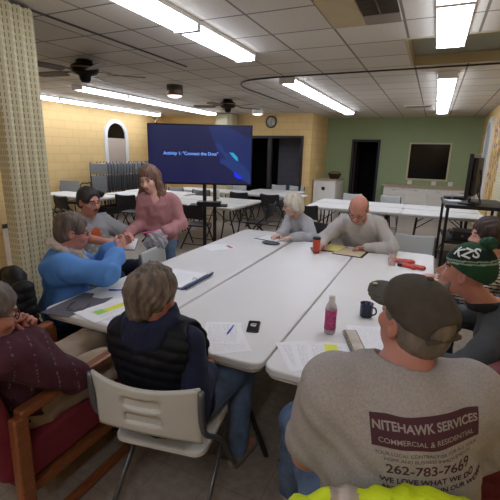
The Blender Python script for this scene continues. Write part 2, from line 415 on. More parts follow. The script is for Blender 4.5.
# ---------------------------------------------------------------- fluorescent fixtures
def make_light():
    r = thing('ceiling_light', 'four foot fluorescent fixture with lit wraparound diffuser', 'ceiling light', (0, 0, CZ))
    MB().box(-.13, .13, -.61, .61, -.035, 0).build('housing', M_WHITE, r)
    d = MB(); pts = [(-.12, -.035), (-.115, -.07), (-.085, -.088), (.085, -.088), (.115, -.07), (.12, -.035)]
    n = len(pts); vs = [(p[0], y, p[1]) for y in (-.585, .585) for p in pts]
    d.add(vs, [[k, k+1, n+k+1, n+k] for k in range(n-1)]+[list(range(n)), list(range(n, 2*n))[::-1], [0, n, 2*n-1, n-1]])
    d.build('diffuser', M_DIFF, r)
    MB().box(-.125, .125, -.61, -.586, -.09, -.035).build('end_cap', M_WHITE, r); MB().box(-.125, .125, .586, .61, -.09, -.035).build('end_cap', M_WHITE, r)
    return r
lt = make_light(); first = True
rows = [(-2.17, [-1.8, -.58, 2.66, 3.89], 'row above the long tables'), (-2.2, [6.63, 7.86, 9.09, 10.32], 'row nearer the clock'),
        (0.0, [-1.8, -.58, 2.76, 3.99], 'near right row'), (0.02, [6.87, 8.1, 9.33, 10.56], 'far right row by the green wall'),
        (-6.08, [6.15, 7.38, 8.61, 9.84], 'row beyond the ceiling fan'), (-8.0, [3.6, 4.83, 6.06, 7.29, 8.52, 9.75], 'row along the yellow left wall')]
for x, ys, nm in rows:
    for k, y in enumerate(ys):
        o = lt if first else copy_tree(lt); first = False
        o.location = (x, y, CZ); o['group'] = 'fluorescent fixtures, '+nm
        pos = ['nearest', 'second', 'third', 'fourth', 'fifth', 'farthest'][k] if k < len(ys)-1 else 'farthest'
        if y < 2: pos = 'behind the viewer, '+pos
        o['label'] = 'lit white fluorescent fixture, %s of the %s' % (pos, nm)

# surface can lights
M_CAN = mat('brushed can housing', '6d6259', .35, metal=.7); M_CANL = mat('can lamp lens', 'f6e4e2', .4, emit='ffe9e6', estr=1.6)
for k, (x, y, lab) in enumerate([(-4.36, 6.15, 'round brushed metal can light on ceiling left of the fluorescent row'), (-4.22, 9.5, 'small round can light hanging near the wall clock')]):
    r = thing('can_light', lab, 'ceiling light', (x, y, CZ))
    MB().lathe([(.14, -.17), (.145, -.165), (.145, 0), (.02, 0)]).build('housing', M_CAN if k == 0 else M_TRIM, r)
    MB().lathe([(.01, -.21), (.07, -.205), (.12, -.185), (.135, -.165), (.135, -.16)]).build('lens', M_CANL, r)

# ceiling fans
M_WOODB = mat('dark walnut fan blade', '4a3a30', .4, var=.15, vscale=6, stretch=(1, 8, 1)); M_BRZ = mat('black bronze', '17130f', .35, metal=.6); M_BRASS = mat('brass trim', '8a7048', .35, metal=.8)
for x, y, rot, lab in [(-4.35, 4.12, -.5, 'dark ceiling fan with walnut blades near the folding partition'), (-4.3, 8.05, .9, 'dark ceiling fan above the big television, far one')]:
    r = thing('ceiling_fan', lab, 'ceiling fan', (x, y, CZ), rot)
    MB().lathe([(.1, 0), (.11, -.03), (.13, -.05), (.17, -.07), (.18, -.13), (.15, -.17), (.08, -.19), (.07, -.24), (.05, -.27), (.01, -.275)]).build('motor', M_BRZ, r)
    MB().lathe([(.181, -.09), (.185, -.1), (.181, -.11)]).build('band', M_BRASS, r)
    for k in range(5):
        M = Matrix.Rotation(2*PI*k/5, 4, 'Z') @ Matrix.Rotation(.2, 4, 'X')
        b = MB().prism(rrect(.28, .78, -.075, .075, .05), -.155, -.147); o = b.build('blade', M_WOODB, r, M=Matrix.Rotation(2*PI*k/5, 4, 'Z') @ Matrix.Translation((0, 0, -.15)) @ Matrix.Rotation(.2, 4, 'X') @ Matrix.Translation((0, 0, .15)))
        MB().box(.13, .34, -.02, .02, -.146, -.14).build('bracket', M_BRZ, o, M=Matrix.Rotation(2*PI*k/5, 4, 'Z') @ Matrix.Translation((0, 0, -.14)) @ Matrix.Rotation(.2, 4, 'X') @ Matrix.Translation((0, 0, .15)))
    MB().tube([(.02, 0, -.27), (.02, 0, -.42)], .003, 6).build('pull_chain', M_BRASS, r)

# tracks
tr = MB().tube([(X1-.02, 5.88, 0), (-1.96, 5.9, 0)]+smooth_path([(-1.96, 5.9, 0), (-2.5, 5.93, 0), (-2.9, 6.05, 0), (-3.13, 6.33, 0), (-3.24, 6.8, 0), (-3.24, 7.4, 0)])[1:]+[(-3.24, 9.8, 0)], .011, 6)
o = tr.build('curtain_track', mat('dark track', '3b342e', .5)); o.location.z = CZ-.012
tag(o, 'dark curved curtain track on the ceiling tiles', 'track')
tk = MB(); tk.box(-3.252, -3.228, 2.0, 4.86, CZ-.012, CZ-.0005)
o = tk.build('partition_track', mat('dark brown track', '2a2622', .6)); tag(o, 'straight dark overhead track of the accordion partition', 'track')  # the track's own dark brown, even along its length
# vent
vr = thing('ceiling_vent', 'square ceiling air vent with black grille and beige side panel', 'vent', (-.69, 3.6, CZ))
MB().box(-.29, 0, -.4, .29, -.012, -.0005).build('side_panel', mat('beige plastic panel', 'b9a882', .6, var=.05, vscale=5), vr)
MB().box(.005, .29, .05, .29, -.012, -.0005).build('damper_panel', mat('grey taupe panel', '8a7f70', .6), vr)
MB().box(.005, .29, -.4, .045, -.006, -.0005).build('backing', mat('dark vent', '1d1815', .8), vr)
gr = MB()
for k in range(12): gr.box(.01, .285, -.39+k*.036, -.382+k*.036, -.02, -.006)
gr.box(.142, .152, -.4, .045, -.022, -.006); gr.build('grille', mat('brown grille', '4c4136', .5), vr)
v2 = thing('ceiling_vent', 'small flat slotted ceiling vent near the green wall', 'vent', (-.5, 10.15, CZ))
MB().box(-.3, .3, -.15, .15, -.02, -.0005).build('frame', M_CREAM, v2)
g2 = MB(); [g2.box(-.26, .26, -.13+k*.05, -.1+k*.05, -.024, -.02) for k in range(5)]; g2.build('grille', mat('grille grey', '6b6255', .5), v2)

# accordion partitions
def perf_mat():
    m = mat('perforated vinyl', 'cbc3a2', .65); nt = m.node_tree; b = nt.nodes['Principled BSDF']
    tc = nt.nodes.new('ShaderNodeTexCoord'); sp = nt.nodes.new('ShaderNodeSeparateXYZ'); nt.links.new(tc.outputs['UV'], sp.inputs[0])
    def M(op, a, bb):
        n = nt.nodes.new('ShaderNodeMath'); n.operation = op
        for i, q in enumerate((a, bb)):
            if isinstance(q, (int, float)): n.inputs[i].default_value = q
            else: nt.links.new(q, n.inputs[i])
        return n.outputs[0]
    u = M('FRACT', M('MULTIPLY', sp.outputs[0], 34), 0); v = M('FRACT', M('MULTIPLY', sp.outputs[1], 20), 0)
    a = M('MULTIPLY', M('LESS_THAN', u, .3), M('LESS_THAN', v, .65))
    mx = nt.nodes.new('ShaderNodeMix'); mx.data_type = 'RGBA'; nt.links.new(a, mx.inputs[0])
    mx.inputs[6].default_value = (*lin('cfc7a6'), 1); mx.inputs[7].default_value = (*lin('8f8865'), 1)
    nt.links.new(mx.outputs[2], b.inputs['Base Color']); return m
M_PERF = perf_mat()
def accordion(name, label, x, y0, y1, depth, n, side, z1):
    r = thing(name, label, 'partition', (x, (y0+y1)/2, 0))
    pts = []; L = (y1-y0)
    for k in range(n*2+1): pts.append((side*(depth if k % 2 else depth*.76), -L/2+L*k/(2*n)))
    pl = [pts[0]]
    vs = []; fs = []; uv = []; d = 0; ds = []
    for i, p in enumerate(pts):
        if i: d += math.hypot(p[0]-pts[i-1][0], p[1]-pts[i-1][1])
        ds.append(d); vs += [(p[0], p[1], .02), (p[0], p[1], z1)]
    for i in range(len(pts)-1): fs.append([2*i, 2*i+2, 2*i+3, 2*i+1])
    n0 = len(vs); vs += [(0, pts[0][1], .02), (0, pts[0][1], z1), (0, pts[-1][1], .02), (0, pts[-1][1], z1)]
    fs += [[n0, 0, 1, n0+1], [len(pts)*2-2, n0+2, n0+3, len(pts)*2-1], [n0, n0+1, n0+3, n0+2]]
    ds2 = [q for q in ds for _ in (0, 1)]+[ds[0]-depth, ds[0]-depth, d+depth, d+depth]
    o = link_mesh('folds', vs, fs, M_PERF, r, False); uvl = o.data.uv_layers.new(name='UVMap')
    for l in o.data.loops: uvl.data[l.index].uv = (ds2[l.vertex_index], vs[l.vertex_index][2])
    jam = MB().box(-.03, .06*1, L/2, L/2+.05, .02, z1) if side > 0 else MB().box(-.06, .03, -L/2-.05, -L/2, .02, z1)
    jam.build('jamb_post', mat('partition post', 'b0a981', .5), r)
    return r
accordion('folding_partition', 'beige perforated accordion partition stacked at the left edge', -3.3, 2.14, 2.5, .15, 4, 1, CZ-.03)
accordion('folding_partition', 'folded accordion partition against the right wall past the mural', 1.11, 7.55, 8.42, .07, 6, -1, CZ-.03)
accordion('folding_partition', 'pale green accordion partition gathered near the clock above the television', -6.1, YB-.52, YB-.06, .5, 3, 1, CZ-.03)

# wall mural
mm = MB(); rr = random.Random(3); cols = ['c26a2c', '8e4f2a', '8a6a94', '6f6f9a', 'd39a3c', '9c8a4a']
for k in range(190):
    y = rr.uniform(8.5, 10.35); z = rr.uniform(.85, 2.6)
    if rr.random() < .3 and z < 1.5: continue
    mm.cur = rr.choice([0, 0, 1, 2, 4, 4, 5, 3]) if z < 2.1 or rr.random() < .6 else 2
    a = rr.uniform(0, PI); s = rr.uniform(.03, .065); pts = []
    for t_ in range(8):
        q = 2*PI*t_/8; u = s*1.6*math.cos(q); v = s*.6*math.sin(q); pts.append((X1-.003, y+u*math.cos(a)-v*math.sin(a), z+u*math.sin(a)+v*math.cos(a)))
    mm.add(pts, [list(range(8))])
mm.cur = 5
for k in range(7): mm.tube(smooth_path([(X1-.002, 9.5+rr.uniform(-.1, .1), .6), (X1-.002, 9.5+(k-3)*.1, 1.3), (X1-.002, 9.5+(k-3)*.26, 1.9+rr.uniform(-.2, .4))]), .004, 5)
o = mm.build('wall_mural', [mat('mural '+c, c, .8) for c in cols]); tag(o, 'painted mural of autumn leaves on the yellow right wall', 'mural')

# clock
ck = thing('wall_clock', 'round wall clock with dark rim above the wide doorway', 'clock', (-4.52, YB-.001, 2.66))
RX = Matrix.Rotation(PI/2, 4, 'X')
MB().lathe([(.12, 0), (.17, 0), (.175, .02), (.16, .035), (.145, .03), (.145, .01)], M=RX).build('rim', mat('dark brown rim', '2e221c', .4), ck)
MB().lathe([(.001, .012), (.146, .012), (.146, .011)], M=RX).build('dial', mat('clock face', 'c9c6bc', .5), ck)
tk = MB()
for k in range(12):
    a = PI/6*k; tk.box(-.004, .004, -.022, -.02, .115, .138, M=Matrix.Rotation(a, 4, 'Y'))
tk.build('hour_mark', M_BLK, ck)
MB().box(-.006, .006, -.026, -.022, -.02, .085, M=Matrix.Rotation(PI*.97, 4, 'Y')).build('hour_hand', M_BLK, ck)
MB().box(-.004, .004, -.029, -.026, -.02, .125, M=Matrix.Rotation(PI*.12, 4, 'Y')).build('minute_hand', M_BLK, ck)

# flag
fl = thing('flag_on_pole', 'furled dark flag with red and white stripes on a pole in the corner', 'flag', (-8.05, 10.3, 0))
MB().lathe([(.16, 0), (.16, .03), (.04, .06), (.02, .12)]).build('stand', M_BRASS, fl)
MB().tube([(0, 0, .1), (0, 0, 2.55)], .015).build('pole', M_WOODB, fl)
MB().tube([(0, 0, 2.55), (0, 0, 2.62), (0, 0, 2.68)], [.03, .035, .003]).tube([(-.1, 0, 2.75), (0, 0, 2.6), (.1, 0, 2.75)], .012, 6).build('finial', M_BRASS, fl)
F = Field((-.25, -.25, .6), (.25, .25, 2.5), .02)
F.cone((0, -.02, 2.35), (.1, -.05, .95), .06, .13)
F.disp(lambda x, y, z: .02*np.sin(np.arctan2(y, x)*7+z*2))
f_ = F.build('cloth', [mat('navy flag cloth', '1a1822', .8), mat('red flag cloth', '7d2527', .8), mat('white flag cloth', 'b5aaa2', .8)], None, pick=lambda c: np.where(c[:, 2] > 1.75, 0, np.where(np.sin(c[:, 2]*26+c[:, 0]*40) > 0, 1, 2)))
f_.parent = fl

# outlets and switch
for x, lab in ((-.62, 'white outlet plate left of three under the serving window'), (.05, 'white outlet plate right below the serving window'), (.5, 'white outlet plate rightmost above the counter')):
    o = thing('wall_outlet', lab, 'outlet', (x, Y1-.001, 1.0))
    MB().box(-.06, .06, -.008, 0, -.06, .06).build('plate', M_WHITE, o); MB().box(-.02, .02, -.012, -.008, .008, .035).box(-.02, .02, -.012, -.008, -.035, -.008).build('socket', M_TRIM, o)
o = thing('light_switch', 'small switch plate on the yellow wall step beside the green wall', 'switch', (-3.269, 12.0, 1.35)); MB().box(0, .01, -.05, .05, -.07, .07).build('plate', M_CREAM, o); MB().box(.01, .016, -.01, .01, -.02, .02).build('toggle', M_WHITE, o)

# counter and cabinets below the serving window
cx0, cx1, cy = -1.3, 1.1, 12.4
o = MB().box(cx0-.06, cx1, cy-.05, Y1-.002, .9, .94, bev=.008).build('worktop', mat('tan laminate', 'b8a684', .5)); tag(o, 'tan laminate worktop along the green wall', 'worktop')
for k in range(4):
    x = cx0+k*.6
    r = thing('base_cabinet', 'white base cabinet with a door, %s under the tan worktop' % ['leftmost', 'second from left', 'third from left', 'rightmost'][k], 'cabinet', (x+.3, cy+.3, 0), group='white base cabinets under the worktop')
    MB().box(-.298, .298, -.28, .298, .08, .899).box(-.29, .29, -.22, .29, 0, .08).build('body', M_WHITE, r)
    MB().box(-.28, .28, -.3, -.281, .12, .68).build('door', mat('cabinet door', 'dedad0', .45), r)
    MB().box(-.28, .28, -.3, -.281, .71, .88).build('drawer', mat('cabinet drawer', 'dedad0', .45), r)
    MB().tube([(-.05, -.315, .8), (.05, -.315, .8)], .006, 6).build('handle', M_CAN, r)
# white cabinet by the step
r = thing('white_cabinet', 'white cabinet with tan top and round black lock by the yellow wall step', 'cabinet', (-2.9, 11.85, 0))
MB().box(-.33, .33, -.3, .9, .0, 1.01, bev=.01).build('body', M_WHITE, r)
MB().box(-.345, .345, -.32, .92, 1.011, 1.04).build('top', mat('tan top', 'b9ac8e', .5), r)
MB().lathe([(.05, 0), (.055, .01), (.02, .02)], M=Matrix.Translation((-.02, -.3, .78)) @ RX).build('lock', M_BLK, r)
MB().box(.331, .345, -.2, .3, .1, .9).box(.331, .345, .33, .83, .1, .9).build('door', mat('cabinet side doors', 'd6d2c6', .5), r)
o = thing('wicker_basket', 'brown basket on the white cabinet by the green wall', 'basket', (-2.78, 12.3, 1.041))
MB().lathe([(.14, 0), (.2, .14), (.21, .15), (.19, .15), (.13, .01)], n=20).build('bowl', mat('brown wicker', '4a2f22', .8, bump=.6, bscale=80), o)
MB().tube(smooth_path([(-.2, 0, .14), (-.1, 0, .2), (.1, 0, .2), (.2, 0, .14)]), .012, 6).build('handle', mat('brown wicker handle', '3c251b', .8), o)
# ================================================================ FURNITURE
M_TOP = mat('white moulded tabletop', 'dcdad6', .42, var=.015, vscale=4, bump=.05, bscale=300)
M_EDGE = mat('table underside plastic', 'c4baa6', .55)
M_LEGB = mat('dark grey table leg', '26262a', .4, metal=.4)
M_CHW = mat('off white chair plastic', 'c9c7bd', .45)
M_CHLEG = mat('grey chair tube', '6a6b6c', .35, metal=.6)
M_CHG = mat('light grey chair plastic', 'b4b8b6', .5)
M_CHD = mat('dark chair vinyl', '2b2a2c', .5)
M_CHGM = mat('grey metal chair', '8b8f90', .45, metal=.3)

def make_table(L, W=.75):
    """long side along local y"""
    r = thing('folding_table', 'table', 'table')
    t = MB(); t.prism(rrect(-W/2, W/2, -L/2, L/2, .07), .7, .74, bev=.012); t.build('tabletop', M_TOP, r)
    u = MB(); u.prism(rrect(-W/2+.014, W/2-.014, -L/2+.014, L/2-.014, .06), .682, .7); u.build('underside_rim', M_EDGE, r)
    for s in (-1, 1):
        y = s*(L/2-.28)
        for q in (-1, 1):
            MB().tube(smooth_path([(q*.14, y+.0, .68), (q*.14, y, .5), (q*.16, y+s*.01, .4), (q*(W/2-.05), y+s*.03, .02), (q*(W/2-.045), y+s*.03, 0)], 5), .015).build('leg', M_LEGB, r)
        MB().tube([(-.15, y, .42), (.15, y, .42)], .011).build('leg_crossbar', M_LEGB, r)
        MB().tube([(0, y, .42), (0, y-s*.35, .68)], .009).build('leg_brace', M_LEGB, r)
    return r
T = {}
def table_at(L, x, y, rz, label, group, W=.75):
    if (L, W) not in T: o = T[(L, W)] = make_table(L, W)
    else: o = copy_tree(T[(L, W)])
    o.location = (x, y, 0); o.rotation_euler = (0, 0, rz); o['label'] = label; o['group'] = group; return o
GA = 'long white tables pushed together for the meeting'
YN = 1.59
table_at(3.2, -1.845, YN+1.6, .012, 'long white folding table on the left with grey sheet and blue edged binder', GA, .78)
table_at(2.86, -1.045, YN+1.43, 0, 'middle long white folding table holding the black phone and orange tumbler', GA, .77)
table_at(2.92, -.265, YN+1.46, 0, 'right long white folding table holding the pink bottle and dark mug', GA, .77)
GB = 'empty white folding tables at the back of the room'
P2 = PI/2
for x, y, L, lab in [(-1.38, 8.06, 1.83, 'long white table behind the bald man, nearer left one'), (.24, 8.06, 1.4, 'white table behind the empty grey chair, beside the black cart'),
        (-1.4, 8.88, 1.83, 'white table just in front of the green wall doorway'), (.22, 8.88, 1.4, 'white table in the second row in front of the white cabinets'),
        (-4.28, 6.83, 1.83, 'white table right behind the television stand'), (-4.3, 7.62, 1.83, 'white table second behind the television stand with grey cup'),
        (-3.78, 9.45, 1.83, 'white table nearest the dark wide doorway, right end'), (-5.65, 9.45, 1.83, 'white table seen just below the television screen'),
        (-3.9, 10.3, 1.4, 'white table farthest back against the dark doorway'), (-7.3, 6.5, 1.83, 'white table behind the moustached man with a black bag'),
        (-6.18, 7.42, 1.83, 'white table between the moustached man and the standing girl'), (-6.3, 8.22, 1.83, 'white table in front of the stacked chairs, far row')]:
    table_at(L, x, y, P2, lab, GB)

def make_chair(plastic, leg, slots=True, wide=.235):
    r = thing('folding_chair', 'chair', 'chair')
    W = wide
    # curved back panel with two moulded slots: grid of cells, slot cells left out
    nx, nz = 24, 12; vs = []; fs = []
    def pt(u, v, k):
        x = (u-.5)*2*W; sag = .045*(1-(2*u-1)**2); z = .585+.25*v; y = -.255-.035*v-sag+k
        if k == 0: y -= 0
        zz = z-.03*(2*u-1)**2*(1 if v < .5 else -.3)-.012*math.sin(PI*u)*v
        return (x, y, zz)
    bm = bmesh.new(); G = [[[bm.verts.new(pt(i/nx, j/nz, k)) for k in (0, .018)] for j in range(nz+1)] for i in range(nx+1)]
    def hole(i, j): return slots and 8 <= i < 16 and j in (3, 4, 7, 8)
    def has(i, j): return 0 <= i < nx and 0 <= j < nz and not hole(i, j)
    for i in range(nx):
        for j in range(nz):
            if not has(i, j): continue
            g = G
            bm.faces.new((g[i][j][0], g[i+1][j][0], g[i+1][j+1][0], g[i][j+1][0])); bm.faces.new((g[i][j][1], g[i][j+1][1], g[i+1][j+1][1], g[i+1][j][1]))
            if not has(i-1, j): bm.faces.new((g[i][j][0], g[i][j+1][0], g[i][j+1][1], g[i][j][1]))
            if not has(i+1, j): bm.faces.new((g[i+1][j][0], g[i+1][j][1], g[i+1][j+1][1], g[i+1][j+1][0]))
            if not has(i, j-1): bm.faces.new((g[i][j][0], g[i][j][1], g[i+1][j][1], g[i+1][j][0]))
            if not has(i, j+1): bm.faces.new((g[i][j+1][0], g[i+1][j+1][0], g[i+1][j+1][1], g[i][j+1][1]))
    if slots:
        for j0, j1 in ((3, 5), (7, 9)):
            H = [[bm.verts.new(Vector(pt(i/nx, j/nz, .011))) for j in range(j0, j1+1)] for i in range(8, 17)]
            for i in range(8):
                for j in range(j1-j0): bm.faces.new((H[i][j], H[i+1][j], H[i+1][j+1], H[i][j+1]))
    bmesh.ops.delete(bm, geom=[v for v in bm.verts if not v.link_faces], context='VERTS')
    bmesh.ops.recalc_face_normals(bm, faces=bm.faces)
    bmesh.ops.bevel(bm, geom=[e for e in bm.edges if e.calc_face_angle(0) > 1], offset=.005, segments=2, affect='EDGES')
    bv = [tuple(v.co) for v in bm.verts]; bm.verts.index_update(); bf = [[v.index for v in f.verts] for f in bm.faces]; bm.free()
    link_mesh('backrest', bv, bf, plastic, r, True)
    s = MB(); s.prism(rrect(-W+.02, W-.02, -.2, .21, .06), .42, .45, bev=.012); s.build('seat', plastic, r)
    for q in (-1, 1):
        MB().tube(smooth_path([(q*(W+.005), -.285, .83), (q*(W+.005), -.255, .62), (q*(W+.005), -.03, .4), (q*(W+.01), .24, 0)], 4), .0125, flat=1.15).build('leg', leg, r)
        MB().tube([(q*(W-.02), .16, .41), (q*(W-.015), -.3, 0)], .012, flat=1.5).build('leg', leg, r)
    MB().tube([(-W, .16, .12), (W, .16, .12)], .009).build('front_stretcher', leg, r); MB().tube([(-W+.02, -.22, .09), (W-.02, -.22, .09)], .009).build('rear_stretcher', leg, r)
    return r
CH = {}
CM = {'white': (M_CHW, M_CHLEG), 'grey': (M_CHG, M_CHLEG), 'dark': (M_CHD, M_BLK), 'metal': (M_CHGM, M_CHD)}
def chair_at(kind, x, y, deg, label, group=None):
    if kind not in CH: o = CH[kind] = make_chair(*CM[kind], slots=(kind == 'white'), wide=.25 if kind == 'white' else .225)
    else: o = copy_tree(CH[kind])
    o.location = (x, y, 0); o.rotation_euler = (0, 0, math.radians(deg)); o['label'] = label
    if group: o['group'] = group
    elif 'group' in o: del o['group']
    return o
chair_at('white', -1.035, 1.40, 10.4, 'off white folding chair with slotted back under the woman in navy vest')
chair_at('grey', -2.10, 2.98, -80, 'light grey folding chair back in front of the standing girl')
chair_at('grey', -.11, 4.78, 180, 'empty light grey folding chair at the far end of the right table')
chair_at('dark', -1.47, 5.06, 160, 'dark folding chair under the white haired woman')
chair_at('metal', -.68, 4.82, 180, 'grey folding chair under the bald man')
chair_at('dark', -2.38, 1.93, -24, 'dark folding chair under the woman in blue')
chair_at('metal', -3.06, 2.86, -95, 'grey folding chair under the moustached man')
chair_at('dark', .56, 2.15, 82, 'dark folding chair under the man in the green beanie')
chair_at('dark', .70, 3.3, 80, 'dark folding chair under the woman in striped top')
chair_at('dark', .05, 1.08, 18, 'dark folding chair under the man in the grey work shirt')
GC = 'folding chairs around the back tables'
for kd, x, y, a, lab in [
        ('grey', -4.2, 10.92, 180, 'grey chair behind the farthest table, left one before the dark doorway'), ('grey', -3.62, 10.88, 180, 'grey chair standing rightmost before the dark doorway'),
        ('grey', -5.15, 10.13, 180, 'grey chair just right of the television screen foot'), ('dark', -3.4, 8.75, 0, 'dark chair facing away at the doorway table'),
        ('dark', -4.2, 8.75, 0, 'dark chair pulled up left along the doorway table'), ('dark', -3.02, 6.95, 95, 'dark chair at right end of the table behind the television stand'),
        ('dark', -3.9, 6.15, 5, 'dark chair right of the television poles'), ('dark', -4.75, 6.12, -20, 'dark chair between the girl and the television poles'),
        ('metal', -5.3, 8.72, 10, 'grey chair below the television left corner'), ('metal', -6.1, 8.84, 0, 'grey chair below the television right of the girl'),
        ('dark', -5.95, 6.72, 10, 'dark chair left of the girl by the middle table'), ('dark', -7.4, 5.8, 0, 'dark chair behind the moustached man'),
        ('dark', -6.7, 5.8, -10, 'dark chair behind the girl sleeve by the left table'),
        ('grey', -1.75, 9.6, 180, 'grey chair behind the far table left of the doorway'), ('grey', -.85, 9.6, 180, 'grey chair behind the far table by the white cabinets'),
        ('dark', -2.1, 7.35, 0, 'dark chair under the left end of the table by the white haired woman')]:
    chair_at(kd, x, y, a, lab, GC)

# stacked folded chairs on a rolling rack
rk = thing('chair_rack', 'low black rolling rack full of folded chairs at the yellow wall', 'rack', (-7.78, 8.96, 0), 0)
rb = MB(); rb.box(-.25, -.21, -1.42, 1.3, .1, .29); rb.box(.21, .25, -1.42, 1.3, .1, .29)
for k in range(5): rb.box(-.21, .21, -1.33+k*.65, -1.29+k*.65, .25, .29)
rb.build('base_frame', M_BLK, rk)
for sx in (-1, 1):
    for sy in (-1, 1): MB().lathe([(.01, -.02), (.05, -.02), (.05, .02), (.01, .02)], M=Matrix.Translation((sx*.23, sy*1.24, .05)) @ Matrix.Rotation(P2, 4, 'Y')).build('caster', M_BLK, rk)
def folded():
    r = thing('folded_chair', 'x', 'chair')
    MB().box(-.22, .22, -.028, .028, .85, 1.12, bev=.012).build('backrest', M_CHGM, r)
    MB().box(-.19, .19, -.03, -.014, .42, .8, bev=.007).build('seat', M_CHGM, r)
    for q in (-1, 1):
        MB().tube([(q*.225, 0, .03), (q*.225, 0, 1.1), (q*.19, 0, 1.15)], .012).build('leg', M_CHD, r)
        MB().tube([(q*.2, -.035, .02), (q*.2, -.035, .8)], .011).build('leg', M_CHD, r)
    return r
fc = folded(); NCH = 22
for k in range(NCH):
    o = fc if k == 0 else copy_tree(fc)
    o.location = (-7.78+RNG.uniform(-.02, .02), 7.62+k*.116, .29); o.rotation_euler = (RNG.uniform(-.05, .03), 0, RNG.uniform(-.06, .06)+(.5 if k == 0 else .12))
    o['group'] = 'folded chairs hanging in the rack'; o['label'] = 'grey folded chair standing upright in the crowded chair rack'
for c in [fc]: c['label'] = 'grey folded chair at the front of the rack, seat facing out'; 

# black stacking armchair near the rack, with a bag on the table
ac = thing('stacking_armchair', 'black tube armchair between the partition and the folded chairs', 'chair', (-8.12, 7.15, 0), .2)
for q in (-1, 1): MB().tube(smooth_path([(q*.28, -.28, 0), (q*.28, -.25, .5), (q*.28, -.22, .9), (q*.28, .05, .92), (q*.28, .2, .85), (q*.27, .26, 0)], 4), .014).build('leg', M_BLK, ac)
MB().box(-.26, .26, -.25, .25, .42, .48, bev=.02).build('seat', M_CHD, ac); MB().box(-.26, .26, -.28, -.24, .6, 1.0, bev=.015).build('backrest', M_CHGM, ac)
F = Field((-.25, -.2, 0), (.25, .2, .3), .015); F.ell((0, 0, .08), (.2, .13, .11)); F.ell((-.08, 0, .13), (.1, .09, .07)); F.ripple(.006, 25, 2)
bag = F.build('black_bag', mat('black nylon', '141417', .6)); bag.location = (-6.62, 6.35, .74); tag(bag, 'slumped black bag on the white table behind the moustached man', 'bag')

# television on its stand
tv = thing('television_stand', 'tall black two pole stand under the big television', 'stand', (-2.95, 4.98, 0), math.radians(25.5))
for q in (-.075, .075): MB().box(q-.025, q+.025, -.02, .02, .05, 1.95, bev=.006).build('pole', M_BLK, tv)
for q in (-.4, .4):
    MB().box(q-.03, q+.03, -.35, .35, 0, .05, bev=.008).build('foot', M_BLK, tv)
MB().box(-.42, .42, -.03, .03, .051, .1).build('foot_crossbar', M_BLK, tv)
MB().box(-.27, .27, -.25, -.021, 1.0, 1.02, bev=.005).build('shelf', M_BLK, tv)
MB().box(-.35, .35, -.03, .03, 1.6, 1.66).box(-.3, -.26, -.045, -.02, 1.45, 1.95).box(.26, .3, -.045, -.02, 1.45, 1.95).build('mount', M_BLK, tv)
mb_ = thing('media_box', 'flat black media box on the television stand shelf', 'device', (-2.87, 4.83, 1.02), math.radians(25.5))
MB().box(-.17, .17, -.09, .09, 0, .05, bev=.006).build('case', mat('black plastic', '0c0c0e', .35), mb_)
tvt = thing('television', 'large television showing a dark blue slide, on a black pole stand', 'television', (-3.03, 4.86, 1.715), math.radians(25.5))
TW, TH = 1.47, .83
MB().box(-TW/2, TW/2, -.03, .035, -TH/2, TH/2, bev=.008).build('bezel', mat('black bezel', '08080a', .3), tvt)
def scr(name, z, col, es, parent=tvt): return mat(name, '05060c', .25, emit=col, estr=es)
w_, h_ = TW-.03, TH-.035
MB().box(-w_/2, w_/2, -.0325, -.0305, -h_/2+.005, h_/2).build('screen', scr('screen navy', 0, '1e2350', .75), tvt)
def poly(name, pts, y, m): return MB().add([(p[0]*w_, y, -p[1]*h_) for p in pts], [list(range(len(pts)))]).build(name, m, tvt)
poly('slide_band', [(.08, -.5), (.26, -.5), (.5, -.28), (.5, .44), (.32, .25), (.19, .05)], -.0330, scr('band', 0, '1d2f6c', .75))
poly('slide_wave', [(.16, -.22), (.2, -.2), (.24, -.07), (.33, .02), (.45, .2), (.5, .35), (.5, .5), (.42, .42), (.34, .3), (.25, .18), (.19, .13), (.2, .06), (.26, .07), (.22, -.03), (.165, -.13)], -.0334, scr('wave', 0, '253f80', .75))
poly('slide_cyan_leaf', [(.285, -.055), (.325, -.05), (.365, .02), (.375, .095), (.35, .075), (.31, .0)], -.0338, scr('cyan', 0, '28a8d0', .9))
poly('slide_blue_leaf', [(.33, .27), (.35, .28), (.38, .33), (.425, .4), (.38, .405), (.34, .36)], -.0338, scr('blue', 0, '1230ee', 1))
t_ = text_obj('slide_title', 'Activity 1: "Connect the Dots"', .062, scr('title text', 0, '6f9df0', 1.2), tvt, .0005, bold=.0012)
t_.rotation_euler = (P2, 0, 0); t_.location = (-.13, -.0345, .015)

# black cart with a second television seen edge-on
ct = thing('av_cart', 'black metal audiovisual cart by the mural wall', 'cart', (.62, 7.0, 0), .04)
for sx in (-1, 1):
    for sy in (-1, 1): MB().box(sx*.38-.02, sx*.38+.02, sy*.55-.02, sy*.55+.02, .09, 1.09).build('post', M_BLK, ct)
MB().box(-.42, .42, -.6, .6, 1.04, 1.09, bev=.01).build('top_shelf', M_BLK, ct)
MB().box(-.36, .36, -.53, .53, .5, .54).build('middle_shelf', M_BLK, ct); MB().box(-.36, .36, -.53, .53, .12, .16).build('bottom_shelf', M_BLK, ct)
for sx in (-1, 1):
    for sy in (-1, 1): MB().lathe([(.01, -.02), (.045, -.02), (.045, .02), (.01, .02)], M=Matrix.Translation((sx*.38, sy*.55, .046)) @ Matrix.Rotation(P2, 4, 'Y')).build('caster', M_BLK, ct)
MB().tube([(-.38, .5, .16), (-.38, -.5, .5)], .012).build('diagonal_brace', M_BLK, ct)
t2 = thing('flat_television', 'old black television seen edge on, standing on the black cart', 'television', (.55, 6.75, 1.09), math.radians(-101))
MB().box(-.42, .42, -.035, .02, .09, .73, bev=.01).build('bezel', mat('black tv case', '0b0b0c', .35), t2)
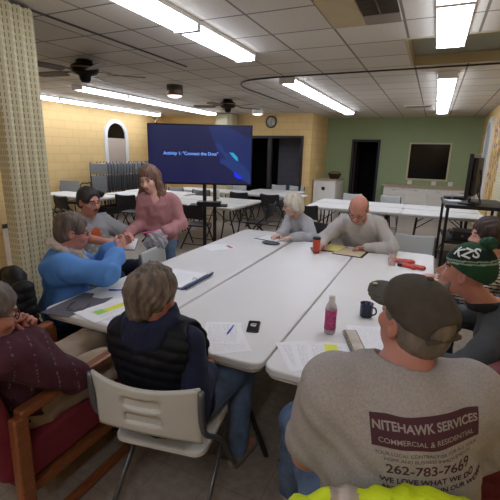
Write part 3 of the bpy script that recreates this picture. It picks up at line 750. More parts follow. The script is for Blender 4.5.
MB().box(-.39, .39, -.037, -.0355, .12, .7).build('screen', gl, t2)
MB().box(-.34, .34, .021, .08, .14, .68, bev=.02).build('back_shell', mat('dark tv back', '2a2624', .6, var=.4, vscale=25), t2)
MB().box(-.2, .2, -.12, .12, 0, .02, bev=.006).box(-.04, .04, -.015, .015, .02, .1).build('stand', M_BLK, t2)
cbm = MB(); rr = random.Random(9)
for k in range(4): cbm.tube(smooth_path([(rr.uniform(-.2, .2), .085, .5), (rr.uniform(-.25, .25), .11, .35), (rr.uniform(-.2, .2), .1, .18), (rr.uniform(-.2, .2), .14, .02)]), .006, 6)
cbm.build('cable', mat('cable', '3a2f2b', .5), t2)
for nm, lab, x0, y0, z, sz, cl, rt_ in [('projector', 'flat black device left on the cart top shelf', .38, 7.3, 1.09, (.15, .12, .05), '151517', .2), ('paper_pile', 'white papers on the cart top shelf', .36, 7.0, 1.09, (.11, .14, .012), 'd9d9d6', .3),
        ('amplifier', 'dark equipment box on the cart middle shelf', .65, 6.8, .54, (.26, .2, .13), '1b1a1a', 0), ('cardboard_tray', 'brown tray on the cart middle shelf edge', .5, 7.2, .54, (.14, .12, .06), '54402f', .1), ('cable_box', 'small silver box on the cart bottom shelf', .55, 6.8, .16, (.15, .15, .1), '77787a', .2)]:
    r = thing(nm, lab, 'device' if 'box' in nm or nm in ('projector', 'amplifier') else 'papers' if nm == 'paper_pile' else 'tray', (x0, y0, z), rt_)
    m = mat(nm+' body', cl, .5); a, b, c = sz
    MB().box(-a, a, -b, b, .003, c, bev=min(.008, c/3)).build('body', m, r)
    if nm in ('projector', 'amplifier', 'cable_box'):
        MB().lathe([(.02, 0), (.02, .012)], M=Matrix.Translation((-a*.5, -b-.0, c*.5)) @ RX).build('knob', M_CHLEG, r)

# red armchair with oak sled frame
M_OAK = mat('varnished oak', '8a5230', .35, var=.22, vscale=14, stretch=(6, 1, 6), bump=.05, bscale=60); M_RED = mat('red woven upholstery', '7d2532', .85, var=.12, vscale=120, bump=.3, bscale=250)
ra = thing('wooden_armchair', 'oak armchair with red upholstery in the near left corner', 'chair', (-1.77, 1.19, 0), 0)
def oak_loop(sx):
    x = sx*.3
    prof = [(-.34, .0), (-.34, .0), (-.3, .55), (-.28, .64), (-.2, .68), (.25, .70), (.33, .69), (.35, .62), (.36, .1), (.35, 0.02), (.3, 0.02)]
    m = MB(); b = bmesh.new()
    def bar(p, q, w=.03, h=.032, nm=None):
        p, q = Vector((x, *p)), Vector((x, *q)); d = (q-p).normalized(); n = Vector((0, -d.z, d.y)); X = Vector((1, 0, 0))
        M = Matrix((X, n, d)).transposed().to_4x4(); M.translation = (p+q)/2; L = (q-p).length
        return MB().box(-w, w, -h, h, -L/2-.012, L/2+.012, M=M, bev=.011)
    bar((-.29, .66), (.34, .685), .03, .02).build('arm_rest', M_OAK, ra)
    bar((-.31, .03), (-.30, .64), .026, .034).build('rear_post', M_OAK, ra)
    bar((.36, .03), (.335, .66), .026, .03).build('front_post', M_OAK, ra)
    bar((-.30, .022), (.36, .022), .024, .02).build('runner', M_OAK, ra)
oak_loop(1); oak_loop(-1)
MB().box(-.27, .27, -.27, .3, .2, .25).build('seat_rail', M_OAK, ra)
F = Field((-.29, -.5, .2), (.29, .42, 1.05), .012)
F.put((-.27, -.3, .26), (.27, .34, .46), lambda X, Y, Z: np.sqrt(np.maximum(np.abs(X)-.235, 0)**2+np.maximum(np.abs(Y-.03)-.32, 0)**2+np.maximum(np.abs(Z-.37-.02*Y)-.07, 0)**2)-.03, .01)
F.build('seat_cushion', M_RED, None).parent = ra
F = Field((-.29, -.55, .3), (.29, -.1, .95), .012)
F.put((-.27, -.5, .3), (.27, -.2, .9), lambda X, Y, Z: np.sqrt(np.maximum(np.abs(X)-.235, 0)**2+np.maximum(np.abs(Y+.36+.25*(Z-.6)*1.0)-.04, 0)**2+np.maximum(np.abs(Z-.6)-.24, 0)**2)-.035, .01)
F.build('back_cushion', M_RED, None).parent = ra
# ================================================================ PEOPLE
def nrm(v): v = V(v); return v/(np.linalg.norm(v)+1e-9)
def skin_mat(name, col, lip): return [mat(name, col, .5, var=.06, vscale=25, bump=.04, bscale=200), mat(name+' lips', lip, .45), mat(name+' brows', '5a4a40', .8)]
def eye_white(): return mat('eye white', 'dcd6d0', .2)
M_EYEW = eye_white(); M_IRIS = mat('dark iris', '2b221c', .15)
M_GLASS_F = mat('dark spectacle frame', '2a2020', .3)
M_JEAN = mat('blue denim', '5b6f8c', .85, var=.35, vscale=12, bump=.15, bscale=300)
M_JEAND = mat('dark denim', '222a40', .85, var=.2, vscale=12, bump=.15, bscale=300)
M_SHOE = mat('dark shoe', '2c2826', .6); M_SHOEG = mat('taupe walking shoe', '8d8073', .7)
class Person:
    def __init__(s, label, skin, P, N, H, ty, hy, hp=0, hr=0, sh=.185, g=1.0, hs=1.0, hands=None, legs=None, seated=True, res=.0065, neck=1.0):
        s.P, s.N, s.H, s.g, s.hs, s.shw, s.skin = V(P), V(N), V(H), g, hs, sh, skin
        s.root = thing('person', label, 'person', (P[0], P[1], 0))
        ty = math.radians(ty); s.f = V(-math.sin(ty), math.cos(ty), 0); s.r = V(math.cos(ty), math.sin(ty), 0); s.u = nrm(s.N-s.P)
        s.fl = nrm(np.cross(s.u, s.r)); s.res = res; s.neck = neck
        a, b, c = math.radians(hy), math.radians(-hp), math.radians(hr)
        R = Matrix.Rotation(a, 3, 'Z') @ Matrix.Rotation(b, 3, 'X') @ Matrix.Rotation(c, 3, 'Y'); s.R = np.array(R)
        s.S = {q: s.N-s.u*.055+s.r*sg*sh for q, sg in (('L', -1), ('R', 1))}
        s.arm = {}
        for q, (hint, W, d, n, curl) in hands.items():
            S = s.S[q]; W = V(W); k = g**.3; L1, L2 = .285*k, .255*k; D = np.linalg.norm(W-S)
            if D > (L1+L2)*.98: m = D/(L1+L2)/.98; L1 *= m; L2 *= m
            e = nrm(W-S); x = (L1*L1-L2*L2+D*D)/(2*D); h = math.sqrt(max(L1*L1-x*x, 0)); o = V(hint)-S; o = nrm(o-e*(o@e))
            s.arm[q] = (S, S+e*x+o*h, W, nrm(d), nrm(n), curl)
        s.leg = {}
        for q, (K, A, toe) in legs.items():
            sg = -1 if q == 'L' else 1; s.leg[q] = (s.P+s.r*sg*.095*g-V(0, 0, .02), V(K), V(A), V(-math.sin(math.radians(toe)), math.cos(math.radians(toe)), 0))
    def hp(s, x, y, z): return s.H+s.hs*(s.R@V(x, y, z))
    def loc(s, c): return ((c-s.H)/s.hs)@s.R
    def bounds(s, m=.06):
        pts = [s.P-.24*s.g, s.P+.24*s.g, s.N, s.H-.16*s.hs, s.H+.16*s.hs]+[p for a in s.arm.values() for p in (a[0]-.1, a[0]+.1, a[1]-.06, a[1]+.06, a[2]-.1, a[2]+.1, a[2]+a[3]*.2)]+[p for l in s.leg.values() for p in (l[1]-.09, l[1]+.09, l[2]-.08, l[2]+l[3]*.2)]
        pts = np.array(pts); lo, hi = pts.min(0)-m, pts.max(0)+m; lo[2] = max(lo[2], -.01); return lo, hi
    def torso(s, F, c, hips=True, belly=0):
        g, P, N, u, f, r, fl = s.g, s.P, s.N, s.u, s.f, s.r, s.fl; L = np.linalg.norm(N-P)
        Rm = np.stack([r, fl, u], 1)
        if hips: F.ell(P+u*.02, (.165*g+c, .12*g+c, .12+c), Rm, k=.05)
        F.cone(P+u*.05+fl*belly*.5, P+u*L*.45+fl*belly, .145*g+c, .142*g+c, k=.06, flat=(fl, .78))
        F.cone(P+u*L*.45, N-u*.16, .142*g+c, .152*g+c, k=.06, flat=(fl, .72))
        F.cone(s.S['L']+r*.035-u*.01, s.S['R']-r*.035-u*.01, .062*g**.5+c, .062*g**.5+c, k=.06)
        F.cone(N-u*.08, N+u*.005, .09*g**.5+c, .06+c*.5, k=.05)
    def arms(s, F, c, t=1.0, cuff=0, flare=0):
        g = s.g**.5
        for q, (S, E, W, d, n, cl) in s.arm.items():
            e = S+(E-S)*min(t/.5, 1)
            rr = (.056-.014*min(t/.5, 1))*g
            F.cone(S, e, .058*g+c, rr+c+flare, k=.035)
            if t > .5:
                w = E+(W-E)*(t-.5)/.5; F.cone(E, w, .043*g+c, (.043-.014*(t-.5)/.5)*g+c+cuff, k=.025)
            else: F.plane(e-(E-S)*.02, nrm(E-S), 'i') if False else None
    def build_body(s, eyes=True, brow='5a4a40', mouth=True, nose=1.0):
        lo, hi = s.bounds(); F = Field(lo, hi, s.res); k = s.hs
        s.torso(F, 0); s.arms(F, 0)
        F.cone(s.N-s.u*.05, s.hp(0, -.02, -.05), .058*s.neck*k, .054*s.neck*k, k=.03)
        for q, (J, K, A, toe) in s.leg.items():
            F.cone(J, K, .085*s.g, .058*s.g**.5, k=.04); F.cone(K, A, .056*s.g**.5, .036, k=.03); F.cone(A-V(0, 0, .04), A-V(0, 0, .05)+toe*.14, .036, .03, k=.03)
        for q, (S, E, W, d, n, cl) in s.arm.items(): s.hand(F, q, W, d, n, cl)
        # head
        h = s.hp; R = s.R
        F.ell(h(0, -.015, .035), V(.076, .096, .086)*k, R, k=.02)
        F.ell(h(0, .022, -.03), V(.062, .068, .088)*k, R, k=.03)
        F.ell(h(0, .045, -.083), V(.042, .042, .034)*k, R, k=.03)
        F.ell(h(0, .07, -.055), V(.03, .03, .03)*k, R, k=.02)
        F.cone(h(-.036, .078, .026), h(.036, .078, .026), .012*k, .012*k, k=.015)
        for q in (-1, 1):
            F.ell(h(q*.042, .062, -.028), V(.022, .024, .022)*k, R, k=.02)
            F.ell(h(q*.031, .1, .006), V(.017, .018, .012)*k, R, k=.012, op='s')
            F.ell(h(q*.08, -.008, -.008), V(.009, .02, .033)*k, R, k=.01)
            F.ell(h(q*.087, -.004, -.004), V(.008, .01, .018)*k, R, k=.006, op='s')
            F.ell(h(q*.013, .098, -.03), V(.009, .011, .008)*k, R, k=.008)
        F.cone(h(0, .088, .012), h(0, .108+.006*nose, -.026), .008*k, .0125*k*nose, k=.012)
        if mouth:
            F.cone(h(-.02, .088, -.056), h(.02, .088, -.056), .007*k, .007*k, k=.008)
            F.cone(h(-.017, .087, -.066), h(.017, .087, -.066), .0075*k, .0075*k, k=.008)
            F.cone(h(-.022, .101, -.061), h(.022, .101, -.061), .002*k, .002*k, k=.003, op='s')
        def pick(c):
            l = s.loc(c); x, y, z = l[:, 0], l[:, 1], l[:, 2]
            lip = (np.abs(x) < .023-.3*np.abs(z+.061)) & (z > -.074) & (z < -.05) & (y > .08)
            br = (np.abs(x) > .013) & (np.abs(x) < .05) & (np.abs(z-.033+.25*np.abs(np.abs(x)-.028)) < .0042) & (y > .055)
            return np.where(lip, 1, np.where(br, 2, 0))
        sk = s.skin[:2]+[mat('eyebrow', brow, .9)]
        s.body = F.build('body', sk, s.root, pick)
        if eyes:
            for q in (-1, 1):
                m = MB(); c = s.hp(q*.031, .077, .005)-V(*s.root.location); m.lathe([(.0098*k*math.sin(a), -.0098*k*math.cos(a)) for a in np.linspace(.05, PI-.05, 9)], n=14, M=Matrix.Translation(Vector(c)) @ Matrix(s.R.tolist()).to_4x4() @ RX.inverted())
                o = m.build('eye', [M_EYEW, M_IRIS], s.root)
                for p in o.data.polygons:
                    l = s.R.T@(V(*p.center)-c); p.material_index = 1 if l[1] > .0065*k else 0
        return s
    def hand(s, F, q, W, d, n, cl):
        k = .95+.05*s.g; l = np.cross(d, n)*(1 if q == 'R' else -1); l = nrm(l); n = nrm(np.cross(l, d))*(1 if np.cross(l, d)@n > 0 else -1)
        F.cone(W-d*.02, W+d*.02, .027*k, .03*k, k=.02, flat=(n, .75))
        for o in (-.024, -.008, .008, .024): F.cone(W+d*.015+l*o*.7, W+d*.082*k+l*o*k, .016*k, .0125*k, k=.014, flat=(n, .85))
        for i, (o, L) in enumerate(((.029, .9), (.010, 1.0), (-.010, .95), (-.028, .75))):
            p = W+d*.08*k+l*o*k; a = cl*.5; dd = d+l*o*1.5
            for j, sl in enumerate((.042, .026, .021)):
                e = nrm(nrm(dd)*math.cos(a)+n*math.sin(a)); e2 = p+e*sl*L*k; F.cone(p, e2, (.0098-.0007*j)*k, (.0092-.0007*j)*k, k=.005); p = e2; a += cl
        p = W+d*.02*k+l*.028*k
        for e, L, r in ((nrm(l*.75+d*.6+n*.35), .042, .0125), (nrm(l*.3+d*.9+n*.35*(1+cl)), .032, .0105), (nrm(d*.95+n*.4*(1+cl)), .024, .0095)):
            e2 = p+e*L*k; F.cone(p, e2, r*k, r*.92*k, k=.008); p = e2
    def top(s, name, mats, c=.016, sleeve=1.0, res=.009, pick=None, fold=.004, freq=22, hem=.0, belly=0, neckcut=.062, cuff=.002, flare=0, collar=0, disp=None, seed=1, vneck=0, armless=False):
        lo, hi = s.bounds(.08); lo[2] = max(lo[2], s.P[2]-.16); F = Field(lo, hi, res)
        s.torso(F, c, belly=belly)
        if not armless: s.arms(F, c, sleeve, cuff, flare)
        if collar: F.cone(s.N-s.u*.03, s.N+s.u*collar*.3+(s.H-s.N)*.15, .078, .07, k=.02)
        F.ripple(fold, freq, seed)
        if disp: F.disp(disp)
        F.cone(s.N-s.u*.0, s.N+(s.H-s.N)*.8, neckcut, neckcut+.02, k=.008, op='s')
        if vneck: F.cone(s.N+s.fl*.07-s.u*.0, s.N+s.fl*.13-s.u*vneck, .05, .012, k=.01, op='s')
        if armless:
            pass
        if sleeve < 1:
            for q, (S, E, W, d, n, cl) in s.arm.items():
                e = S+(E-S)*min(sleeve/.5, 1); ax = nrm(E-S)
                if sleeve <= .5: F.ell(e+ax*.075, V(.085, .085, .07), np.stack([nrm(np.cross(ax, V(.3, .5, .7))), nrm(np.cross(ax, nrm(np.cross(ax, V(.3, .5, .7))))), ax], 1), k=.006, op='s')
        o = F.build(name, mats, s.root, pick); s.topF = F; return o
    def trousers(s, m, c=.012, res=.011, name='trousers', fold=.004, seed=4):
        lo, hi = s.bounds(.07); hi[2] = s.P[2]+.2; F = Field(lo, hi, res); Rm = np.stack([s.r, s.fl, s.u], 1)
        F.ell(s.P+s.u*.01, (.16*s.g+c, .118*s.g+c, .12+c), Rm, k=.05)
        for q, (J, K, A, toe) in s.leg.items():
            F.cone(J, K, .086*s.g+c, .06*s.g**.5+c, k=.04); F.cone(K, A+V(0, 0, .0), .06*s.g**.5+c, .045+c, k=.03)
        F.ripple(fold, 24, seed); return F.build(name, m, s.root)
    def shoes(s, m, sole=None):
        for q, (J, K, A, toe) in s.leg.items():
            F = Field(A-V(.2, .2, .12), A+V(.2, .2, .06), .008); a = V(A[0], A[1], 0)
            F.cone(a+V(0, 0, .045)-toe*.05, a+V(0, 0, .038)+toe*.15, .042, .036, k=.02); F.cone(a+V(0, 0, .06), a+V(0, 0, .1), .045, .042, k=.02)
            F.plane(V(0, 0, .004), V(0, 0, -1), k=.004); F.build('shoe', [m, sole or M_WHITE], s.root, pick=lambda c: (c[:, 2] < .02).astype(int))
    def hair(s, m, style='short', t=.014, res=.006, line=.0, name='hair', fz=0, extra=None, seed=0, amp=.0025, freq=70):
        h, k, R = s.hp, s.hs, s.R; m_ = .2*k if style != 'long' else .36*k
        F = Field(s.H-m_, s.H+.2*k, res) if style != 'long' else Field(s.H-V(m_, m_, .4), s.H+.2*k, res)
        F.ell(h(0, -.015, .037), V(.077+t, .097+t, .086+t)*k, R, k=.01)
        F.ell(h(0, -.04, -.02), V(.07+t*.7, .065+t, .06+t*.6)*k, R, k=.03)
        if style == 'bob':
            for q in (-1, 1): F.cone(h(q*.068, -.02, .02), h(q*.075, -.02, -.05), (.028+t*.4)*k, (.022+t*.3)*k, k=.03)
            F.cone(h(0, -.07, 0), h(0, -.075, -.07), (.055+t*.5)*k, (.045+t*.4)*k, k=.04)
        if style == 'crop':
            F.cone(h(0, -.065, 0), h(0, -.06, -.075), (.058+t*.4)*k, (.04+t*.3)*k, k=.05)
            for q in (-1, 1): F.cone(h(q*.066, -.02, .02), h(q*.064, -.025, -.03), (.03+t*.3)*k, (.02+t*.2)*k, k=.03)
        if style == 'long':
            for q in (-1, 1):
                F.cone(h(q*.07, 0, .03), h(q*.085, .0, -.07), .028*k, .03*k, k=.03); F.cone(h(q*.085, 0, -.07), h(q*.1, .03, -.15), .034*k, .036*k, k=.05); F.cone(h(q*.1, .03, -.15), h(q*.108, .065, -.25), .036*k, .026*k, k=.05)
            F.cone(h(0, -.08, 0), h(0, -.1, -.17), .07*k, .05*k, k=.05)
        if extra: extra(F, h, k, R)
        F.disp(lambda x, y, z: (lambda l: amp*np.sin(np.arctan2(l[:, 0], l[:, 1]+.02)*freq*.35+12*np.sin(l[:, 2]*30+seed)*.3)+amp*.7*np.sin(l[:, 0]*freq*3+l[:, 2]*40+seed))(((np.stack([x, y, z], 1)-s.H)/k)@R))
        if style != 'short' or t > .012: F.ripple(.0045 if style != 'long' else .003, 42, seed+2, stretch=(1, 1, .45))
        # face opening
        F.ell(h(0, .125, -.035+fz), V(.08, .075, .105+line)*k if style != 'long' else V(.066, .1, .098)*k, R, k=.015 if style != 'long' else .006, op='s')
        if style == 'long': F.cone(h(0, .13, -.03), h(0, .15, -.24), .058*k, .06*k, k=.01, op='s')
        if style in ('short', 'fringe'):
            for q in (-1, 1): F.ell(h(q*.095, .03, -.06), V(.04, .07, .075)*k, R, k=.01, op='s'); F.ell(h(q*.09, -.008, -.01), V(.02, .022, .034)*k, R, k=.008, op='s')
            F.plane(h(0, -.05, -.085), R@V(0, .35, -1), k=.015)
        if style == 'fringe':
            F.ell(h(0, .0, .1), V(.12, .125, .085)*k, R, k=.02, op='s')
        return F.build(name, m, s.root)
    def beard(s, m, full=1):
        h, k, R = s.hp, s.hs, s.R; F = Field(s.H-.17*k, s.H+.17*k, .005)
        F.ell(h(0, .043, -.085), V(.048, .047, .04)*k, R, k=.02); F.cone(h(-.025, .096, -.047), h(.025, .096, -.047), .008*k, .008*k, k=.006)
        for q in (-1, 1): F.cone(h(q*.05, .04, -.05), h(q*.04, .052, -.085), .014*k, .02*k, k=.02)
        F.ripple(.0012, 260, 3); F.ell(h(0, .105, -.061), V(.022, .03, .008)*k, R, k=.005, op='s'); F.ell(h(0, .07, .02), V(.055, .06, .06)*k, R, k=.01, op='s')
        return F.build('beard', m, s.root)
    def moustache(s, m):
        h, k, R = s.hp, s.hs, s.R; F = Field(s.H-.15*k, s.H+.15*k, .004); 
        for q in (-1, 1): F.cone(h(0, .106, -.044), h(q*.027, .094, -.054), .008*k, .005*k, k=.008)
        return F.build('moustache', m, s.root)
    def glasses(s, m, r=.021):
        mb = MB(); o = V(*s.root.location); k = s.hs
        for q in (-1, 1):
            c = [s.hp(q*.032+r*math.cos(a)*1.15, .096-abs(.1*r*math.cos(a)), .004+r*.85*math.sin(a))-o for a in np.linspace(0, 2*PI, 20, endpoint=False)]
            mb.tube(c, .0022*k, 6, closed=True)
            mb.tube([s.hp(q*.056, .094, .01)-o, s.hp(q*.08, .05, .008)-o, s.hp(q*.085, -.01, .004)-o], .002*k, 6)
        mb.tube([s.hp(-.009, .1, .008)-o, s.hp(.009, .1, .008)-o], .002*k, 6)
        return mb.build('glasses', m, s.root)

SK_A = skin_mat('fair skin', 'c99583', 'a8645c'); SK_B = skin_mat('ruddy skin', 'c08370', '9c5850'); SK_C = skin_mat('pale skin', 'd6ab98', 'b5706a')
def hairm(n, c, v=.35): return mat(n, c, .6, var=v, vscale=30, stretch=(1, 1, .25), bump=.4, bscale=120)
DN = V(0, 0, -1)

# ---- man in grey work shirt, cap (foreground right)
cap = Person('man in grey work shirt and olive cap seated with his back to the viewer', SK_B, (.03, 1.06, .57), (-.018, 1.08, 1.155), (-.0, 1.14, 1.30), 20, 46, -11, 0, sh=.19, g=1.27, hs=.98, neck=1.2, res=.006,
    hands={'L': ((-.5, .98, .4), (-.14, 1.27, .67), (.3, .9, -.1), (0, 0, -1), .35), 'R': ((.5, 1.1, .7), (.12, 1.52, .79), (-.5, .8, 0), (0, 0, -1), .35)},
    legs={'L': ((-.43, 1.52, .56), (-.47, 1.58, .1), 25), 'R': ((.2, 1.52, .56), (.2, 1.5, .1), 0)})
cap.build_body(brow='8d7a6c')
M_TEE = mat('heather grey cotton', 'a69f98', .9, var=.13, vscale=160, bump=.15, bscale=400)
tee = cap.top('work_shirt', M_TEE, c=.03, sleeve=.37, res=.008, fold=.006, freq=17, flare=.006, neckcut=.07, belly=.03)
cap.trousers(M_JEAN, res=.01, fold=.006); cap.shoes(M_SHOEG)
M_HG = hairm('short grey brown hair', '7a6f63'); cap.hair(M_HG, 'short', t=.008, amp=.0014, freq=110)
def cap_hat(p):
    h, k, R = p.hp, p.hs, p.R; F = Field(p.H-.24*k, p.H+.24*k, .0055)
    F.ell(h(0, -.015, .038), V(.092, .113, .1)*k, R, k=.01)
    F.ell(h(0, .02, .075), V(.075, .085, .06)*k, R, k=.03)
    F.plane(h(0, 0, .028), R@V(0, .12, -1), k=.006)
    F.ell(h(0, -.13, .028), V(.05, .06, .043)*k, R, k=.006, op='s')
    F.cone(h(-.055, -.112, .017), h(.055, -.112, .017), .009*k, .009*k, k=.003)
    F.ripple(.0012, 60, 5)
    G = F; cr = G.build('olive_crown', mat('faded olive cotton', '4c463b', .9, var=.12, vscale=40, bump=.25, bscale=350), p.root)
    F = Field(p.H-.3*k, p.H+.3*k, .0055)
    def T(X, Y, Z):
        v = (np.stack([X-p.H[0], Y-p.H[1], Z-p.H[2]], -1)/k)@R; x, y, z = v[..., 0], v[..., 1], v[..., 2]
        r = np.sqrt((x/.08)**2+((y-.085)/.1)**2); zz = z-(.046-3.4*x*x-.1*(y-.1)); return np.maximum(np.maximum((r-1)*.07, np.abs(zz)-.004), .05-y)*k
    F.put(p.H-.28*k, p.H+.28*k, T, .004); F.build('cap_brim', mat('olive brim', '555044', .85, bump=.25, bscale=350), p.root)
    o = V(*p.root.location); c = h(.0, .105, .052)
    mb = MB(); e = h(-.03, .155, .0435)-o; mb.lathe([(.0, .0), (.008, 0), (.008, .003), (.0, .003)], n=12, M=Matrix.Translation(Vector(e)) @ Matrix(R.tolist()).to_4x4()); mb.build('round_badge', mat('brass badge', 'a39a80', .3, metal=.6), p.root)
    mb = MB(); e = h(0, -.012, .148)-o; mb.lathe([(.0, .0), (.009, 0), (.007, .005), (.0, .006)], n=12, M=Matrix.Translation(Vector(e)) @ Matrix(R.tolist()).to_4x4()); mb.build('button', mat('olive button', '433e34', .8), p.root)
cap_hat(cap)
# printing on the back of the shirt, laid onto the cloth by ray
def bvh_of(o):
    me = o.data; L = Vector(o.parent.location) if o.parent else Vector(); return BVHTree.FromPolygons([v.co+L for v in me.vertices], [tuple(p.vertices) for p in me.polygons])
def wrap(o, bv, M, d, lift, root):
    """moves mesh vertices (own xy plane placed by M) along d onto the surface"""
    bm = bmesh.new(); bm.from_mesh(o.data)
    xs = [v.co.x for v in bm.verts]; ys = [v.co.y for v in bm.verts]
    for a, ax in ((xs, 0), (ys, 1)):
        st = .012; q = min(a)+st
        while q < max(a):
            co = Vector(); co[ax] = q; no = Vector(); no[ax] = 1
            bmesh.ops.bisect_plane(bm, geom=bm.verts[:]+bm.edges[:]+bm.faces[:], plane_co=co, plane_no=no); q += st
    L = Vector(root.location)
    for v in bm.verts:
        e = v.co.z; p = M @ Vector((v.co.x, v.co.y, 0)); hit, n, i, _ = bv.ray_cast(p, d)
        v.co = ((hit+n*(lift+e*.3 if n.dot(d) < 0 else 0)) if hit else p)-L
        if hit and n.dot(d) > 0: v.co = hit-n*(lift+e*.3)-L
    bm.to_mesh(o.data); bm.free(); o.data.update()
M_PRN = mat('maroon print', '4f2a31', .85); M_PRT = mat('pale print', 'a0948f', .85)
bv = bvh_of(tee); fb = Vector(cap.f); rv = Vector(cap.r); tilt = math.radians(7)
xa = (rv*math.cos(tilt)+Vector((0, 0, 1))*math.sin(tilt)).normalized(); za = (-fb).normalized(); ya = za.cross(xa)
cen = Vector(cap.N)-fb*.5+Vector((0, 0, 0))
BX = Matrix((xa, ya, za)).transposed().to_4x4()
def place_print(o, dx, dy, lift):
    M = Matrix.Translation(cen+xa*dx+ya*dy) @ BX; wrap(o, bv, M, fb, lift, cap.root); o.parent = tee; o.matrix_parent_inverse = Matrix()
PX, PY, PS = .028, -.066, 1.3
pb = MB().add([(-.105*PS, -.03*PS, 0), (.105*PS, -.03*PS, 0), (.105*PS, .03*PS, 0), (-.105*PS, .03*PS, 0)], [[0, 1, 2, 3]]).build('print_panel', M_PRN); place_print(pb, PX, PY, .0016)
for k, (tx, sz, dy, m, st) in enumerate([('NITEHAWK SERVICES', .0212, .010, M_PRT, .0008), ('COMMERCIAL & RESIDENTIAL', .0138, -.016, M_PRT, .0002), ('YOUR LOCAL CONTRACTOR FOR ALL YOUR', .0098, -.042, M_PRN, 0), ('HOME AND BUSINESS IMPROVEMENTS', .0098, -.054, M_PRN, 0), ('262-783-7669', .029, -.076, M_PRN, .0006), ('WE LOVE WHAT WE DO', .0165, -.102, M_PRN, .0006), ('AND IT SHOWS IN OUR WORK', .0148, -.121, M_PRN, .0005)]):
    o = text_obj('print_text', tx, sz*PS, m, None, 0, bold=st); place_print(o, PX+(.0 if k != 6 else .02), PY+dy*PS, .0032 if k < 2 else .0018)

# ---- woman in navy vest (foreground left)
vw = Person('grey haired woman in navy quilted vest seated with her back to the viewer', SK_B, (-1.045, 1.37, .56), (-1.05, 1.29, .995), (-1.045, 1.285, 1.15), 8, -14, 16, 0, sh=.168, g=1.12, hs=.98, res=.0065,
    hands={'L': ((-1.4, 1.4, .7), (-1.15, 1.62, .8), (.2, .9, -.05), (0, 0, -1), .3), 'R': ((-.75, 1.2, .5), (-.9, 1.5, .7), (-.5, .8, 0), (0, 0, -1), .3)},
    legs={'L': ((-1.12, 1.82, .56), (-1.1, 1.8, .1), 0), 'R': ((-.87, 1.83, .57), (-.83, 1.72, .1), -10)})
vw.build_body()
M_NAVY = mat('navy fleece', '161c38', .9, var=.15, vscale=60, bump=.2, bscale=200); M_VEST = mat('black navy quilted nylon', '0d0f16', .6, var=.1, vscale=30, spec=.25)
vw.top('navy_sweatshirt', M_NAVY, c=.012, res=.009, fold=.005, freq=24)
def vest(p, name, m, c=.042, hood=None, arms=False, quilt=.05, q=.009):
    lo, hi = p.bounds(.09); lo[2] = max(lo[2], p.P[2]-.16); F = Field(lo, hi, .0075); p.torso(F, c)
    if arms: p.arms(F, c-.006)
    F.disp(lambda x, y, z: -q*np.abs(np.sin((z+.02*np.sin(x*9+y*7))*PI/quilt))**.6+q*.6)
    F.ripple(.0015, 45, 3)
    F.cone(p.N-p.u*.02, p.N+p.u*.15, .075, .09, k=.01, op='s')
    if not arms:
        for qn in 'LR': F.cone(p.arm[qn][0]+(p.r*(.05 if qn == 'R' else -.05))+V(0, 0, .04), p.arm[qn][1]+(p.r*(.03 if qn == 'R' else -.03)), .072, .07, k=.012, op='s')
    return F.build(name, m, p.root)
vest(vw, 'quilted_vest', M_VEST)
F = Field(vw.N-.2, vw.N+.2, .007)       # soft hood lying around the neck
b0 = V(vw.N)
ring = [(vw.r*.088*math.cos(a)+vw.f*(.082*math.sin(a)-.012)+V(0, 0, .045+.015*math.sin(a))) for a in np.linspace(0, 2*PI, 14, endpoint=False)]
for k in range(14): F.cone(b0+ring[k], b0+ring[(k+1) % 14], .034, .034, k=.02)
F.ell(b0-vw.f*.085-V(0, 0, .03), (.1, .05, .055), np.stack([vw.r, vw.f, V(0, 0, 1)], 1), k=.04); F.ripple(.006, 35, 8)
F.build('navy_hood', M_NAVY, vw.root)
vw.trousers(M_JEAN); vw.shoes(M_SHOEG)
M_HV = hairm('grey brown layered hair', '6d6053', .6); vw.hair(M_HV, 'crop', t=.02, amp=.004, freq=60)

# ---- man in maroon sweater (left edge)
mm_ = Person('man in maroon sweater and glasses resting his chin on clasped hands', SK_B, (-1.76, 1.12, .545), (-1.70, .92, .95), (-1.59, .905, 1.1), -5, -22, 18, 0, sh=.2, g=1.15, hs=1.05, res=.006,
    hands={'R': ((-1.35, 1.25, .6), (-1.545, 1.03, .92), (-.55, .35, .75), (-.75, -.5, .2), .8), 'L': ((-2.1, 1.2, .7), (-1.63, 1.06, .91), (.35, .2, .9), (.5, -.8, .1), .8)},
    legs={'R': ((-1.57, 1.66, .55), (-1.64, 1.66, .1), 0), 'L': ((-1.86, 1.66, .56), (-1.88, 1.62, .1), 0)})
mm_.build_body(brow='6c5a4c')
M_MAR = mat('maroon knit', '4a1f2b', .9, var=.2, vscale=40, bump=.4, bscale=220); M_MARL = mat('pale dashed knit line', '6b5a58', .9)
mm_.top('maroon_sweater', [M_MAR, M_MARL], c=.03, res=.008, fold=.008, freq=20, pick=lambda c: ((np.abs(((c[:, 1]+.35*c[:, 0]) % .085)-.04) < .0022) & (np.sin(c[:, 2]*330) > -.3) & (c[:, 2] > .6)).astype(int))
mm_.trousers(mat('beige chinos', 'a08d78', .85, var=.08, vscale=9, bump=.1, bscale=120), c=.03, fold=.009); mm_.shoes(mat('black shoe', '1b1a1b', .5))
mm_.hair(hairm('short grey hair', '6b6058'), 'short', t=.008); mm_.glasses(M_GLASS_F)

